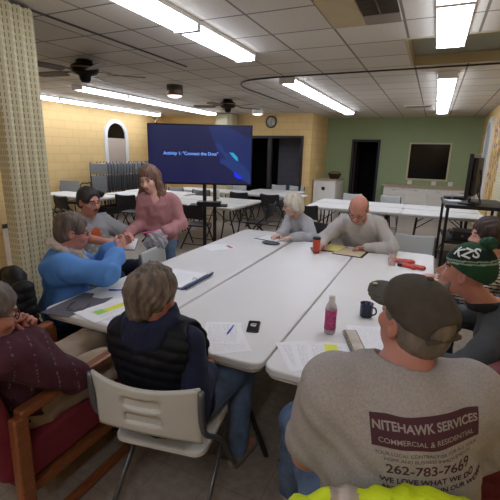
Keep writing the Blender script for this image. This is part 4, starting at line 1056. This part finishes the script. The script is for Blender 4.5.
# ---- man in green beanie
bn = Person('bearded man in green knit beanie and charcoal jacket facing left', SK_B, (.56, 2.22, .56), (.40, 2.24, 1.0), (.205, 2.2, 1.185), 82, 80, -10, 0, sh=.2, g=1.2, hs=1.02, res=.007,
    hands={'L': ((.3, 1.7, .8), (.02, 1.98, .79), (-.6, .6, 0), (0, 0, -1), .4), 'R': ((.3, 2.7, .8), (.0, 2.3, .79), (-.7, -.5, 0), (0, 0, -1), .4)},
    legs={'L': ((.1, 2.08, .57), (.12, 2.05, .1), 80), 'R': ((.1, 2.35, .57), (.1, 2.35, .1), 90)})
bn.build_body(brow='4d4038'); M_CHAR = mat('charcoal fleece jacket', '3c4043', .8, var=.1, vscale=20, bump=.2, bscale=250)
bn.top('charcoal_jacket', M_CHAR, c=.026, res=.009, fold=.009, freq=18, seed=5)
F = Field(bn.N-.16, bn.N+.2, .007); q = (bn.H-bn.N)*.35
for k in range(12):
    a0, a1 = 2*PI*k/12, 2*PI*(k+1)/12; pt = lambda a: bn.N+q+bn.r*.068*math.cos(a)+bn.f*.07*math.sin(a)+V(0, 0, -.035-.01*math.sin(a))
    F.cone(pt(a0), pt(a1), .021, .021, k=.02)
F.build('collar', mat('black collar', '17181a', .8), bn.root)
bn.trousers(M_JEAND); bn.shoes(M_SHOE); bn.beard(hairm('grey stubble beard', '8a7a70', .3))
def beanie(p):
    h, k, R = p.hp, p.hs, p.R; F = Field(p.H-.24*k, p.H+.3*k, .0055)
    F.ell(h(0, -.02, .05), V(.094, .116, .118)*k, R, k=.01); F.ell(h(0, -.02, .035), V(.1, .122, .085)*k, R, k=.01)
    F.plane(h(0, 0, .022), R@V(0, .28, -1), k=.01)
    F.disp(lambda x, y, z: (lambda l: .0016*np.sin(np.arctan2(l[:, 0], l[:, 1]+.02)*64))(((np.stack([x, y, z], 1)-p.H)/k)@R))
    G = mat('dark green knit', '1f4a30', .95, bump=.3, bscale=200); W = mat('pale green stripe knit', '8fa592', .95); B = mat('black green band knit', '10201a', .95)
    def pick(c):
        l = p.loc(c); t = l[:, 2]+.28*l[:, 1]
        return np.select([(t > .066) & (t < .074), (t > .08) & (t < .086), (t > .09) & (t < .136)], [1, 1, 2], 0)
    o = F.build('beanie', [G, W, B], p.root, pick)
    F = Field(h(0, -.04, .19)-.08, h(0, -.04, .19)+.08, .0055); F.ell(h(0, -.055, .178), V(.038, .038, .035)*k, R); F.ripple(.004, 130, 4); F.build('pompom', G, o.parent).name = 'pompom'
    # letters round the band
    bvb = bvh_of(o); M_L = mat('white knit letters', 'dfe3de', .9)
    for ch, ang, sz in (('K', 40, .055), ('Z', 66, .058), ('S', 94, .058)):
        a = math.radians(ang); t = text_obj('band_letter', ch, sz*1.15, M_L, None, 0, bold=.0018)
        dr = R@V(-math.sin(a)*.96, math.cos(a)*.96*0+math.cos(a), .0); dr = nrm(R@V(-math.sin(a), -math.cos(a)*-1*.0+math.cos(a)*-1*-1, 0))
        dr = nrm(R@V(-math.sin(a), math.cos(a), .25)); c = h(0, -.02, .104-.28*(.1*math.cos(a)-.02))+dr*.25
        up = nrm(R@V(0, -.28*0, 1)); xx = nrm(np.cross(up, dr)); yy = np.cross(dr, xx)
        M = Matrix((xx, yy, dr)).transposed().to_4x4(); M.translation = Vector(c); wrap(t, bvb, M, Vector(-dr), .002, p.root); t.parent = o
beanie(bn)

# ---- woman in striped top (far right)
wr = Person('dark haired woman in striped top at the right edge behind the beanie', SK_A, (.70, 3.36, .54), (.53, 3.38, 1.02), (.42, 3.33, 1.2), 85, 108, 5, 0, sh=.165, g=1.0, hs=1.05, res=.008,
    hands={'L': ((.45, 3.0, .7), (.16, 3.3, .79), (-.7, .5, 0), (0, 0, -1), .3), 'R': ((.45, 3.8, .7), (.15, 3.5, .79), (-.8, -.2, 0), (0, 0, -1), .3)},
    legs={'L': ((.24, 3.22, .57), (.26, 3.2, .1), 80), 'R': ((.24, 3.5, .57), (.26, 3.5, .1), 85)})
wr.build_body(brow='2e211b')
wr.top('striped_top', [mat('cream stripe knit', 'c8c0b4', .9), mat('charcoal stripe knit', '35322f', .9)], c=.016, pick=lambda c: (np.sin((c[:, 2]+.3*c[:, 1])*260) > .2).astype(int))
wr.trousers(M_JEAND); wr.shoes(M_SHOE); wr.hair(hairm('dark brown short hair', '35241c'), 'bob', t=.016)

# ---- bald man writing
bd = Person('balding bearded man in light grey sweatshirt looking down at papers', SK_B, (-.66, 4.82, .56), (-.665, 4.47, 1.045), (-.675, 4.24, 1.2), 180, 176, 38, 0, sh=.2, g=1.28, hs=1.22, res=.008,
    hands={'R': ((-1.2, 4.4, .7), (-1.01, 4.12, .79), (-.1, -1, 0), (.3, 0, -1), .5), 'L': ((-.1, 4.3, .7), (-.56, 4.27, .79), (-.9, -.35, 0), (0, -.3, -1), .5)},
    legs={'R': ((-.82, 4.35, .57), (-.8, 4.4, .1), 180), 'L': ((-.5, 4.35, .57), (-.5, 4.4, .1), 180)})
bd.build_body(brow='8d7565')
bd.top('grey_sweatshirt', mat('light grey sweatshirt cotton', 'b5b0ab', .9, var=.05, vscale=30, bump=.1, bscale=200), c=.026, fold=.009, freq=17, seed=11)
bd.trousers(M_JEAN); bd.shoes(M_SHOE); bd.hair(hairm('grey brown side hair', '6f5d4f'), 'fringe', t=.004, amp=.001); bd.beard(hairm('grey beard', '83766b', .3)); bd.glasses(M_GLASS_F)
bvq = bvh_of(bd.children[0]) if False else None

# ---- white haired woman
wh = Person('white haired older woman in pale grey jacket looking left', SK_C, (-1.47, 5.04, .55), (-1.54, 4.82, .96), (-1.565, 4.68, 1.135), 150, 126, 14, 0, sh=.16, g=1.0, hs=1.1, res=.008,
    hands={'R': ((-1.7, 4.7, .7), (-1.62, 4.42, .79), (-.3, -1, 0), (0, 0, -1), .4), 'L': ((-1.1, 4.6, .7), (-1.42, 4.38, .79), (-.7, -.6, 0), (0, 0, -1), .4)},
    legs={'R': ((-1.6, 4.75, .57), (-1.6, 4.75, .1), 150), 'L': ((-1.35, 4.6, .57), (-1.4, 4.6, .1), 150)})
wh.build_body(brow='9d8f84')
wh.top('grey_jacket', mat('pale grey jersey', 'aaaaac', .85, var=.12, vscale=50, bump=.1), c=.024, fold=.008, freq=20, seed=3, collar=.1)
wh.trousers(M_JEAND); wh.shoes(M_SHOE); wh.hair(hairm('white hair', 'd2c8b6', .15), 'bob', t=.017); wh.glasses(mat('rose spectacle frame', '7c4a48', .3))

# ---- standing girl
gi = Person('young woman with long hair in pink sweater standing before the television', SK_C, (-2.6, 3.36, .86), (-2.6, 3.32, 1.31), (-2.66, 3.27, 1.475), 205, 192, 18, 6, sh=.145, g=.86, hs=1.12, res=.0075,
    hands={'R': ((-2.8, 3.4, .9), (-2.72, 2.98, .93), (.25, -.9, -.25), (.1, -.3, -1), .35), 'L': ((-2.3, 3.5, .9), (-2.40, 3.18, .97), (-.75, -.55, -.15), (-.1, .3, -1), .5)},
    legs={'R': ((-2.7, 3.34, .47), (-2.7, 3.38, .1), 205), 'L': ((-2.52, 3.36, .47), (-2.5, 3.4, .1), 205)})
gi.build_body(brow='6b4c3c')
gi.top('pink_sweater', mat('dusty pink knit', 'ab797b', .95, var=.1, vscale=60, bump=.35, bscale=170), c=.026, fold=.006, freq=20, vneck=.06, neckcut=.07, seed=9, cuff=.006)
gi.trousers(mat('light blue jeans', '6d86a6', .85, var=.1)); gi.shoes(M_WHITE)
gi.hair(hairm('long brown hair', '6f5040', .3), 'long', t=.008, line=-.01)

# ---- moustached man
mo = Person('dark haired man with moustache and glasses in grey printed t-shirt', SK_B, (-3.02, 2.80, .56), (-3.07, 2.80, 1.09), (-2.995, 2.77, 1.265), -105, -95, 10, 0, sh=.19, g=1.12, hs=1.1, res=.0075,
    hands={'R': ((-2.8, 2.3, .8), (-2.56, 2.54, .96), (.8, .4, .1), (0, .3, -1), .4), 'L': ((-2.8, 3.2, .8), (-2.62, 2.86, .96), (.8, -.6, 0), (0, 0, -1), .4)},
    legs={'R': ((-2.55, 2.6, .6), (-2.5, 2.62, .1), -90), 'L': ((-2.55, 2.95, .62), (-2.5, 2.98, .1), -90)})
mo.build_body(brow='2e231d')
def mo_pick(c):
    d = (c-mo.N); x = d@mo.r; y = d@mo.u; fr = d@mo.fl
    return np.where((fr > .02) & ((x-.0)**2/.05**2+(y+.15)**2/.06**2 < 1), 1, np.where((fr > .02) & (x**2/.11**2+(y+.25)**2/.15**2 < 1) & (np.sin(x*90)*np.sin(y*80) > .35), 2, 0))
mo.top('printed_tshirt', [mat('grey tshirt cotton', '8f8f90', .9, var=.1, vscale=80), mat('orange print', 'c4552f', .85), mat('sage print', 'b0b394', .85)], c=.022, sleeve=.45, fold=.006, flare=.012, pick=mo_pick, neckcut=.066)
mo.trousers(M_JEAND, c=.016); mo.shoes(M_SHOE); mo.hair(hairm('dark brown hair', '2a1f1b', .3), 'short', t=.011, line=.008, fz=.022); mo.moustache(hairm('dark moustache', '3a2c24')); mo.glasses(M_CHLEG)

# ---- woman in blue
bl = Person('older woman in bright blue sweatshirt and cream scarf seen from the side', SK_B, (-2.45, 1.96, .56), (-2.46, 2.0, 1.0), (-2.42, 2.06, 1.15), -38, -40, 10, 0, sh=.18, g=1.15, hs=1.12, res=.007,
    hands={'R': ((-1.95, 1.9, .8), (-2.17, 2.24, .99), (.02, .8, .5), (-.8, .2, .3), .55), 'L': ((-2.3, 2.5, .8), (-2.3, 2.36, .98), (.3, .8, .4), (.8, -.2, .2), .55)},
    legs={'R': ((-2.05, 2.25, .57), (-2.05, 2.25, .1), -50), 'L': ((-2.15, 2.5, .57), (-2.15, 2.5, .1), -50)})
bl.build_body(brow='7d6c60')
bl.top('blue_sweatshirt', mat('bright blue sweatshirt', '5588c8', .9, var=.06, vscale=25, bump=.1, bscale=200), c=.032, fold=.013, freq=15, seed=21, cuff=.004)
bl.trousers(M_JEAN); bl.shoes(M_SHOE); bl.hair(hairm('short greying brown hair', '62544a', .5), 'short', t=.013, amp=.003, line=-.0, seed=4, fz=.01); bl.glasses(mat('wine spectacle frame', '57202c', .3))
F = Field(bl.N-V(.3, .3, .45), bl.N+.25, .008)       # scarf
rg = [bl.N+bl.r*.092*math.cos(a)+bl.f*(.095*math.sin(a)-.0)+V(0, 0, .035-.05*math.sin(a)) for a in np.linspace(0, 2*PI, 14, endpoint=False)]
for k in range(14): F.cone(rg[k], rg[(k+1) % 14], .026, .026, k=.02)
F.cone(bl.N+bl.r*.08+bl.f*.09-V(0, 0, .02), bl.N+bl.f*.2+bl.r*.1-V(0, 0, .22), .04, .028, k=.02); F.cone(bl.N-bl.r*.05+bl.f*.1, bl.N+bl.f*.2-bl.r*.03-V(0, 0, .24), .036, .026, k=.02)
F.ripple(.006, 60, 6); F.build('cream_scarf', mat('cream knit scarf', 'b9ab9b', .95, var=.12, vscale=60, bump=.3), bl.root)
# ================================================================ THINGS ON THE TABLES AND CHAIRS
TZ = .7405
def paper_mat(name, rows, inkw=.55, ink='6e7076', base='e9e9ea', sc=1.0):
    """printed sheet: broken grey lines of writing on white"""
    m = mat(name, base, .7); nt = m.node_tree; b = nt.nodes['Principled BSDF']
    tc = nt.nodes.new('ShaderNodeTexCoord'); sp = nt.nodes.new('ShaderNodeSeparateXYZ'); nt.links.new(tc.outputs['Object'], sp.inputs[0])
    def Mn(op, a, c):
        n = nt.nodes.new('ShaderNodeMath'); n.operation = op
        for i, q in enumerate((a, c)):
            if isinstance(q, (int, float)): n.inputs[i].default_value = q
            else: nt.links.new(q, n.inputs[i])
        return n.outputs[0]
    line = Mn('LESS_THAN', Mn('FRACT', Mn('MULTIPLY', sp.outputs[1], rows), 0), .38)
    mp = nt.nodes.new('ShaderNodeMapping'); mp.inputs['Scale'].default_value = (60*sc, rows*1.0, 1); nt.links.new(tc.outputs['Object'], mp.inputs[0])
    n = nt.nodes.new('ShaderNodeTexNoise'); n.inputs['Scale'].default_value = 1; n.inputs['Detail'].default_value = 3; nt.links.new(mp.outputs[0], n.inputs['Vector'])
    a = Mn('MULTIPLY', Mn('MULTIPLY', line, Mn('GREATER_THAN', n.outputs[0], .5)), Mn('MULTIPLY', Mn('LESS_THAN', Mn('ABSOLUTE', sp.outputs[0], 0), .085), Mn('LESS_THAN', Mn('ABSOLUTE', sp.outputs[1], 0), .115)))
    mx = nt.nodes.new('ShaderNodeMix'); mx.data_type = 'RGBA'; nt.links.new(Mn('MULTIPLY', a, inkw), mx.inputs[0])
    mx.inputs[6].default_value = (*lin(base), 1); mx.inputs[7].default_value = (*lin(ink), 1); nt.links.new(mx.outputs[2], b.inputs['Base Color']); return m
M_PAP = paper_mat('printed paper', 95, .5, sc=1.8); M_PAP2 = paper_mat('lightly printed paper', 80, .3, sc=1.6)
M_PAPW = mat('blank paper edge', 'e2e2e2', .7)
def sheet(name, label, cat, x, y, deg, w=.216, h=.28, z=TZ, t=.0012, m=None, group=None, curl=.0):
    r = thing(name, label, cat, (x, y, z), math.radians(deg), group)
    nx, ny = 8, 10; vs = []; fs = []
    for k in (0, 1):
        for j in range(ny+1):
            for i in range(nx+1):
                u, v = i/nx-.5, j/ny-.5; vs.append((u*w, v*h, (t if k else 0)+curl*(max(0, u-.2)**2*6+max(0, -v-.25)**2*4)))
    n1 = (nx+1)*(ny+1)
    for j in range(ny):
        for i in range(nx):
            a = j*(nx+1)+i; fs.append([a, a+nx+1, a+nx+2, a+1]); fs.append([n1+a, n1+a+1, n1+a+nx+2, n1+a+nx+1])
    rim = [i for i in range(nx+1)]+[(j+1)*(nx+1)-1 for j in range(1, ny+1)]+[ny*(nx+1)+i for i in range(nx-1, -1, -1)]+[j*(nx+1) for j in range(ny-1, 0, -1)]
    for i in range(len(rim)): a, b = rim[i], rim[(i+1) % len(rim)]; fs.append([a, b, n1+b, n1+a])
    link_mesh('sheet', vs, fs, m or M_PAP, r, False); return r
def pen(label, x, y, deg, col='2450c0', z=TZ):
    r = thing('pen', label, 'pen', (x, y, z+.005), math.radians(deg))
    MB().tube([(-.06, 0, 0), (.045, 0, 0)], .0048, 8).build('barrel', mat('blue pen plastic', col, .3), r); MB().tube([(.045, 0, 0), (.062, 0, 0)], [.0048, .001], 8).build('tip', M_CHLEG, r)
    MB().box(-.063, -.02, -.0015, .0015, .0045, .0065).build('clip', mat('pen clip', '1c3f9c', .3), r); return r
# left near table
gs = MB().prism([(-2.16, 1.535), (-1.955, 1.575), (-1.92, 1.79), (-1.955, 1.96), (-2.0, 1.90), (-2.08, 1.885), (-2.125, 1.95), (-2.20, 1.93)][::1], TZ, TZ+.003).build('grey_sheet', mat('charcoal grey felt', '5c5a60', .9, var=.1, vscale=60))
tag(gs, 'charcoal grey sheet hanging over the near left table corner', 'sheet')
o = thing('spectacles', 'small wire reading glasses lying on the charcoal sheet', 'spectacles', (-2.0, 1.67, TZ+.006), .5)
for q in (-1, 1): MB().tube([(q*.032+.024*math.cos(a), .018*math.sin(a), 0) for a in np.linspace(0, 2*PI, 16, endpoint=False)], .002, 6, closed=True).build('lens_rim', M_CHLEG, o)
MB().tube([(-.055, 0, 0), (-.06, .1, .002), (-.05, .13, .002)], .002, 6).build('temple', M_BLK, o); MB().tube([(.055, 0, 0), (.06, .1, .002), (.05, .13, .002)], .002, 6).build('temple', M_BLK, o)
M_YEL2 = mat('yellow highlight', 'dfe04a', .7); M_GRN2 = mat('green highlight', '9fd45f', .7)
r = sheet('printed_paper', 'printed sheet with green and yellow highlighted block, upper of the left stack', 'paper', -1.815, 1.78, -12, .24, .36, z=TZ+.004)
MB().box(-.03, .03, -.03, .15, .0014, .0018).build('yellow_block', M_YEL2, r); MB().box(-.04, .03, -.1, -.032, .0014, .0018).build('green_block', M_GRN2, r)
sheet('printed_paper', 'printed sheet lying under the green marked one, left table', 'paper', -1.73, 1.77, -3, .22, .32)
pen('blue pen lying on the left table before the woman in blue', -2.03, 2.08, 35)
# blue edged binder
M_BLUE = mat('blue vinyl', '26365f', .45)
bi = thing('binder', 'open white and blue edged binder behind the navy vest woman', 'binder', (-1.79, 2.53, TZ), .02)
MB().box(-.19, .18, -.22, .21, 0, .004, bev=.001).build('cover', M_BLUE, bi)
MB().box(-.175, .15, -.205, .195, .0045, .012).build('page_stack', M_PAP2, bi)
MB().box(-.005, .005, -.21, .21, .0, .03, M=Matrix.Translation((.19, 0, .004)) @ Matrix.Rotation(.5, 4, 'Y')).build('spine', M_BLUE, bi)
MB().tube([(.16, y, .012) if 0 else (.15+.02*math.cos(a), 0, .012+.02*math.sin(a)) for y in (0,) for a in np.linspace(0, PI, 8)], .002, 6).build('ring', M_CHLEG, bi)
# middle table
sheet('agenda_sheet', 'printed white sheet beside the navy vest woman, under the blue pen', 'paper', -1.0, 1.83, 25, .216, .285, m=M_PAP)
sheet('agenda_sheet', 'white sheet peeking out at the table edge under the printed one', 'paper', -.93, 1.76, 38, .216, .285, z=TZ-.0002, t=.0006, m=M_PAP2)
pen('blue pen lying on the white sheet near the black phone', -.972, 1.88, 100, z=TZ+.0015)
ph = thing('smartphone', 'black smartphone with pale emblem on the middle table', 'phone', (-.868, 1.98, TZ), math.radians(18))
MB().prism(rrect(-.037, .037, -.075, .075, .012), 0, .009, bev=.002).build('case', mat('phone case', '2b2a2d', .35), ph)
MB().prism(rrect(-.033, .033, -.071, .071, .01), .0091, .0095).build('screen', mat('phone screen', '111114', .1), ph)
em = MB(); em.tube([(.018*math.cos(a), .018*math.sin(a)+.01, .0102) for a in np.linspace(.6, 2*PI-.9, 18)], .0032, 6); em.build('emblem', mat('pale emblem', 'c9cbd0', .5), ph)
MB().box(-.014, .014, -.004, .012, .0097, .0108).build('emblem_bar', mat('pale emblem bar', 'c9cbd0', .5), ph)
# tumbler
tu = thing('travel_tumbler', 'orange red travel tumbler with black lid by the bald man', 'tumbler', (-1.025, 3.93, TZ))
MB().lathe([(.001, 0), (.032, .002), (.034, .01), (.041, .15), (.041, .155)]).build('body', mat('orange red enamel', 'b9452a', .35), tu)
MB().lathe([(.043, .155), (.043, .172), (.035, .18), (.001, .18)]).build('lid', M_BLK, tu); MB().lathe([(.0345, .012), (.0355, .03)], n=24).build('base_band', mat('dark base band', '7c2d1c', .4), tu)
pb_ = thing('wallet_phone', 'dark phone lying flat beside the orange tumbler', 'phone', (-1.08, 4.08, TZ), .4); MB().prism(rrect(-.04, .04, -.08, .08, .012), 0, .01, bev=.002).build('case', mat('phone brown case', '2a2022', .4), pb_); MB().box(-.033, .033, -.07, .07, .0102, .0106).build('screen', gl, pb_)
pf = thing('padfolio', 'black padfolio with yellow notepad beside the tumbler', 'notepad', (-.91, 4.23, TZ), -.12)
MB().box(-.12, .12, -.16, .16, 0, .008, bev=.002).build('cover', M_BLK, pf); MB().box(-.1, .1, -.14, .15, .0085, .014).build('notepad', mat('yellow legal pad', 'd3c878', .7, var=.03, vscale=40), pf)
fo = thing('manila_folder', 'tan manila folder with dark edge under the bald man hand', 'folder', (-.70, 4.17, TZ), -.08)
MB().box(-.155, .165, -.185, .165, 0, .006, bev=.002).build('backing', M_BLK, fo); MB().box(-.15, .14, -.18, .155, .0065, .01).build('folder', mat('manila card', 'c9b596', .7), fo)
# white haired woman's things
r = thing('clipboard', 'clipboard with white paper before the white haired woman', 'clipboard', (-1.70, 4.36, TZ), -.2)
MB().box(-.17, .15, -.13, .13, 0, .005, bev=.001).build('board', M_BLUE, r); MB().box(-.15, .14, -.12, .115, .0055, .009).build('paper', M_PAP2, r); MB().box(-.04, .04, .115, .135, .005, .016, bev=.003).build('clip', M_CHLEG, r)
F = Field((-.14, -.08, 0), (.14, .08, .08), .006); F.ell((0, 0, .018), (.11, .04, .022)); F.plane((0, 0, .001), (0, 0, -1), k=.003)
ec = F.build('case_body', mat('dark grey eyeglass case', '4c5056', .5)); r = thing('eyeglass_case', 'dark grey eyeglass case near the white haired woman', 'eyeglass case', (-1.6, 4.08, TZ), .15); ec.parent = r
MB().tube([(-.1, -.035, .02), (0, -.043, .021), (.1, -.035, .02)], .003, 6).build('zip', M_CHLEG, r)
r = sheet('flyer', 'pale flyer with red heading on the far left table', 'paper', -2.05, 3.66, -35, .24, .3, m=M_PAP2); MB().box(-.02, .1, .09, .13, .0014, .0018).build('red_heading', mat('red print', 'b8534c', .7), r)
# right table
for k, (x, y, d) in enumerate([(-.50, 1.80, -28), (-.44, 1.82, -24), (-.37, 1.84, -27)]):
    r = sheet('meeting_paper', ['lowest white paper of the fanned stack by the pink bottle', 'middle white paper of the fanned stack by the pink bottle', 'top paper with yellow block in the fanned stack by the pink bottle'][k], 'paper', x, y, 35 if k == 0 else 30-k*4, .23, .3, z=TZ+.0016*k)
MB().box(-.015, .055, -.02, .13, .0014, .0019).build('yellow_block', M_YEL2, r); MB().box(-.015, .055, -.09, -.022, .0014, .0019).build('green_block', M_GRN2, r)
r = sheet('meeting_paper', 'loose white papers lying between the ring notebook and dark mug', 'paper', -.22, 2.17, 20, .22, .3, m=M_PAP2)
nb = thing('ring_notebook', 'narrow tan notebook in clear sleeve beside the fanned papers', 'notebook', (-.265, 2.03, TZ+.006), math.radians(22))
MB().box(-.045, .03, -.17, .16, 0, .014, bev=.003).build('cover', mat('tan clear cover', 'a6967d', .25, var=.15, vscale=20), nb)
MB().box(-.035, .02, -.155, .15, .0142, .017, bev=.001).build('window', mat('clear pocket glare', 'c7bfb1', .12, var=.2, vscale=12), nb)
for k in range(9): MB().tube([(-.045+.009*math.cos(a), -.14+k*.035, .009+.011*math.sin(a)) for a in np.linspace(0, 2*PI, 10, endpoint=False)], .0018, 5, closed=True).build('ring', M_CHLEG, nb)
wb = thing('drink_bottle', 'clear bottle with pink wrapped label on the right table', 'bottle', (-.44, 2.12, TZ+.0))
M_CLR = mat('clear drink plastic', 'd9d2d6', .15, alpha=.55); M_PNK = mat('pink patterned label', 'b8487c', .5, var=.55, vscale=45)
MB().lathe([(.001, .001), (.031, .002), (.034, .012), (.0325, .03), (.0322, .150), (.03, .17), (.018, .195), (.0155, .21), (.0155, .215)]).build('body', M_CLR, wb)
MB().lathe([(.0348, .03), (.0335, .07), (.0335, .11), (.0348, .15), (.033, .15), (.033, .03)]).build('label', M_PNK, wb); MB().lathe([(.001, .004), (.030, .005), (.031, .14), (.001, .14)]).build('pink_drink', mat('pink drink', 'b0567a', .2), wb)
MB().lathe([(.0175, .205), (.0175, .235), (.001, .236)]).build('cap', M_WHITE, wb)
mg = thing('camping_mug', 'speckled dark blue mug in front of the capped man', 'mug', (-.285, 2.47, TZ), -.4)
MB().lathe([(.001, .0), (.037, .001), (.04, .008), (.041, .088), (.0425, .092), (.0395, .092), (.037, .012), (.001, .01)]).build('cup', mat('navy enamel', '1a2140', .25, var=.3, vscale=80), mg)
MB().tube(smooth_path([(.04, 0, .075), (.065, 0, .072), (.068, 0, .04), (.04, 0, .02)]), .005, 8).build('handle', mat('navy enamel handle', '1a2140', .25), mg)
ca = thing('drink_can', 'small red and white printed can near the gloves', 'can', (-.255, 3.86, TZ)); MB().lathe([(.001, 0), (.028, .001), (.032, .008), (.032, .105), (.028, .115), (.026, .117), (.001, .114)]).build('can_body', mat('red white can print', 'c7a49c', .35, var=.35, vscale=35), ca); MB().lathe([(.027, .1172), (.029, .119), (.027, .12)]).build('rim', M_CHLEG, ca)
def glove(label, x, y, deg, m):
    r = thing('work_glove', label, 'glove', (x, y, TZ), math.radians(deg)); F = Field((-.08, -.14, 0), (.09, .16, .06), .006)
    F.cone((0, -.08, .016), (0, .02, .016), .045, .046, k=.02, flat=((0, 0, 1), .4))
    for k in range(4): F.cone((-.032+k*.021, .04, .015), (-.042+k*.027, .115-abs(k-1.5)*.012, .013), .014, .012, k=.01)
    F.cone((.03, -.02, .015), (.075, .035, .014), .016, .013, k=.01); F.plane((0, 0, .001), (0, 0, -1), k=.003)
    o = F.build('palm', m); o.parent = r; MB().prism(rrect(-.045, .045, -.13, -.085, .01), .002, .03, bev=.006).build('cuff', M_BLK, r); return r
M_RB = mat('red and black leather', 'b5392f', .6, var=.5, vscale=18); glove('red and black work glove, left one near the can', -.17, 4.02, -75, M_RB); glove('red and black work glove with black cuff, nearer the table edge', -.07, 3.86, -100, M_RB)
# cup on far table
cu = thing('paper_cup', 'tall pale grey cup on the table behind the television stand', 'cup', (-4.3, 7.6, TZ)); MB().lathe([(.001, 0), (.035, .001), (.05, .2), (.047, .2), (.033, .01), (.001, .008)]).build('cup_wall', mat('pale grey cup', 'b9bdb8', .4), cu); MB().lathe([(.052, .2), (.052, .215), (.001, .218)]).build('lid', M_TRIM, cu)

# zip bag held by the girl, and the white card between the hands
F = Field((-2.6, 2.6, .7), (-2.05, 3.15, 1.1), .008)
F.cone((-2.53, 3.06, .93), (-2.4, 3.14, .95), .03, .03, k=.02); F.cone((-2.52, 3.06, .85), (-2.4, 3.12, .85), .05, .05, k=.05); F.ripple(.01, 45, 2)
zb = F.build('bag_film', mat('clear bag film', 'c9ccd2', .12, alpha=.45)); r = thing('zip_bag', 'clear plastic zip bag with pink seal held by the girl in pink', 'bag', (0, 0, 0)); zb.parent = r
MB().tube(smooth_path([(-2.57, 3.02, .955), (-2.51, 3.05, .965), (-2.45, 3.1, .975), (-2.41, 3.13, .98)]), .008, 8).build('pink_seal', mat('pink seal', 'd2608c', .4), r)
for k, (x, y, z) in enumerate([(-2.5, 3.06, .84), (-2.46, 3.08, .86), (-2.42, 3.1, .84)]): MB().box(-.02, .02, -.006, .006, -.03, .03, M=Matrix.Translation((x, y, z)) @ Matrix.Rotation(.5+k, 4, 'Z') @ Matrix.Rotation(.4*k, 4, 'X')).build('content', M_CHD if k != 1 else M_TRIM, r)
r = thing('white_notepad', 'white notepad resting on the moustached man knee', 'notepad', (-2.60, 2.86, .87), .5); MB().box(-.07, .07, -.1, .1, -.006, .0, M=Matrix.Rotation(.35, 4, 'X')).build('backing', M_BLUE, r); MB().box(-.067, .067, -.097, .097, .0005, .004, M=Matrix.Rotation(.35, 4, 'X')).build('page', M_PAPW, r)
o = MB().box(-.03, .03, -.002, .002, -.02, .02).build('paper_slip', M_PAPW); o.location = (-2.42, 2.62, 1.02); o.rotation_euler = (.3, 0, -.6); tag(o, 'small white paper slip held between the hands of three people', 'paper')

# ---- coats on chairs
def slab(name, lo, hi, res=.009): return Field(lo, hi, res)
# hi-vis jacket on the capped man's chair
M_HI = mat('fluorescent yellow green fabric', 'd4ea1c', .7, var=.06, vscale=20, bump=.2, bscale=150); M_SILV = mat('grey reflective tape', 'b8aca0', .35, var=.1, vscale=60)
jr = thing('safety_jacket', 'fluorescent yellow safety jacket hung over the capped man chair', 'jacket', (.06, .87, 0))
F = Field((-.35, .6, .4), (.45, 1.15, 1.1), .008); a = math.radians(18); rx = V(math.cos(a), math.sin(a), 0); fy = V(-math.sin(a), math.cos(a), 0); c0 = V(.045, .85, 0)
for t_ in np.linspace(-1, 1, 9):
    p = c0+rx*t_*.26-fy*(.02*(1-t_*t_)*-1); top = .952-.025*abs(t_)**2.5
    F.cone(p+V(0, 0, top-.02), p-fy*.02+V(0, 0, .5), .036, .045, k=.04)
F.ripple(.008, 20, 12); F.ripple(.003, 55, 3)
def hpick(c):
    x = (c-c0)@rx; return ((np.abs(x+.155+.12*(c[:, 2]-.98)) < .033)).astype(int)
F.build('shell', [M_HI, M_SILV], jr, hpick)
F = Field((-.35, .6, .4), (.45, 1.15, 1.1), .008); p = c0+rx*.02-fy*.06; F.cone(p-rx*.1+V(0, 0, .9), p+rx*.1+V(0, 0, .9), .03, .03, k=.02); F.build('collar', M_HI, jr)
# black puffer on the blue woman's chair
br = thing('black_puffer_coat', 'black quilted coat draped over the chair behind the woman in blue', 'coat', (-2.4, 1.58, 0))
F = Field((-3.05, 1.2, .2), (-2.05, 2.0, 1.25), .01); a = math.radians(-24); rx = V(math.cos(a), math.sin(a), 0); fy = V(-math.sin(a), math.cos(a), 0); c1 = V(-2.28, 1.84, 0)-fy*.3
for t_ in np.linspace(-1, 1, 9):
    p = c1+rx*t_*.22; F.cone(p+V(0, 0, .93-.08*abs(t_)**2), p-fy*.05+V(0, 0, .32), .045, .07, k=.05)
F.disp(lambda x, y, z: -.012*np.abs(np.sin((z+.03*np.sin(x*8))*PI/.06))**.6); F.ripple(.008, 18, 2)
M_BPUF = mat('black quilted nylon', '0b0b0e', .55, spec=.25); F.build('shell', M_BPUF, br)
F = Field((-3.0, 1.2, .2), (-2.05, 2.0, 1.3), .01)
for q in (-1, 1): p = c1+rx*q*.2; F.cone(p+V(0, 0, .9), p-fy*.07+rx*q*.05+V(0, 0, .45), .06, .05, k=.03)
F.disp(lambda x, y, z: -.01*np.abs(np.sin(z*PI/.06))**.6); F.build('sleeve', M_BPUF, br)
# maroon puffer at lower right
rr_ = thing('red_puffer_coat', 'dark red quilted coat hung on the beanie man chair, lower right edge', 'coat', (.6, 1.9, 0))
F = Field((.2, 1.35, .2), (1.0, 2.25, 1.15), .01); c2 = V(.40, 1.72, 0)
for t_ in np.linspace(-1, 1, 9):
    p = c2+V(.13, .10, 0)*t_*1.3; F.cone(p+V(0, 0, .90-.08*t_*t_), p+V(-.02, -.03, .3), .06, .09, k=.05)
F.disp(lambda x, y, z: -.014*np.abs(np.sin((z+.02*np.sin(x*9))*PI/.065))**.6); F.ripple(.007, 18, 6)
F.build('shell', mat('dark red quilted nylon', '64141f', .5), rr_)
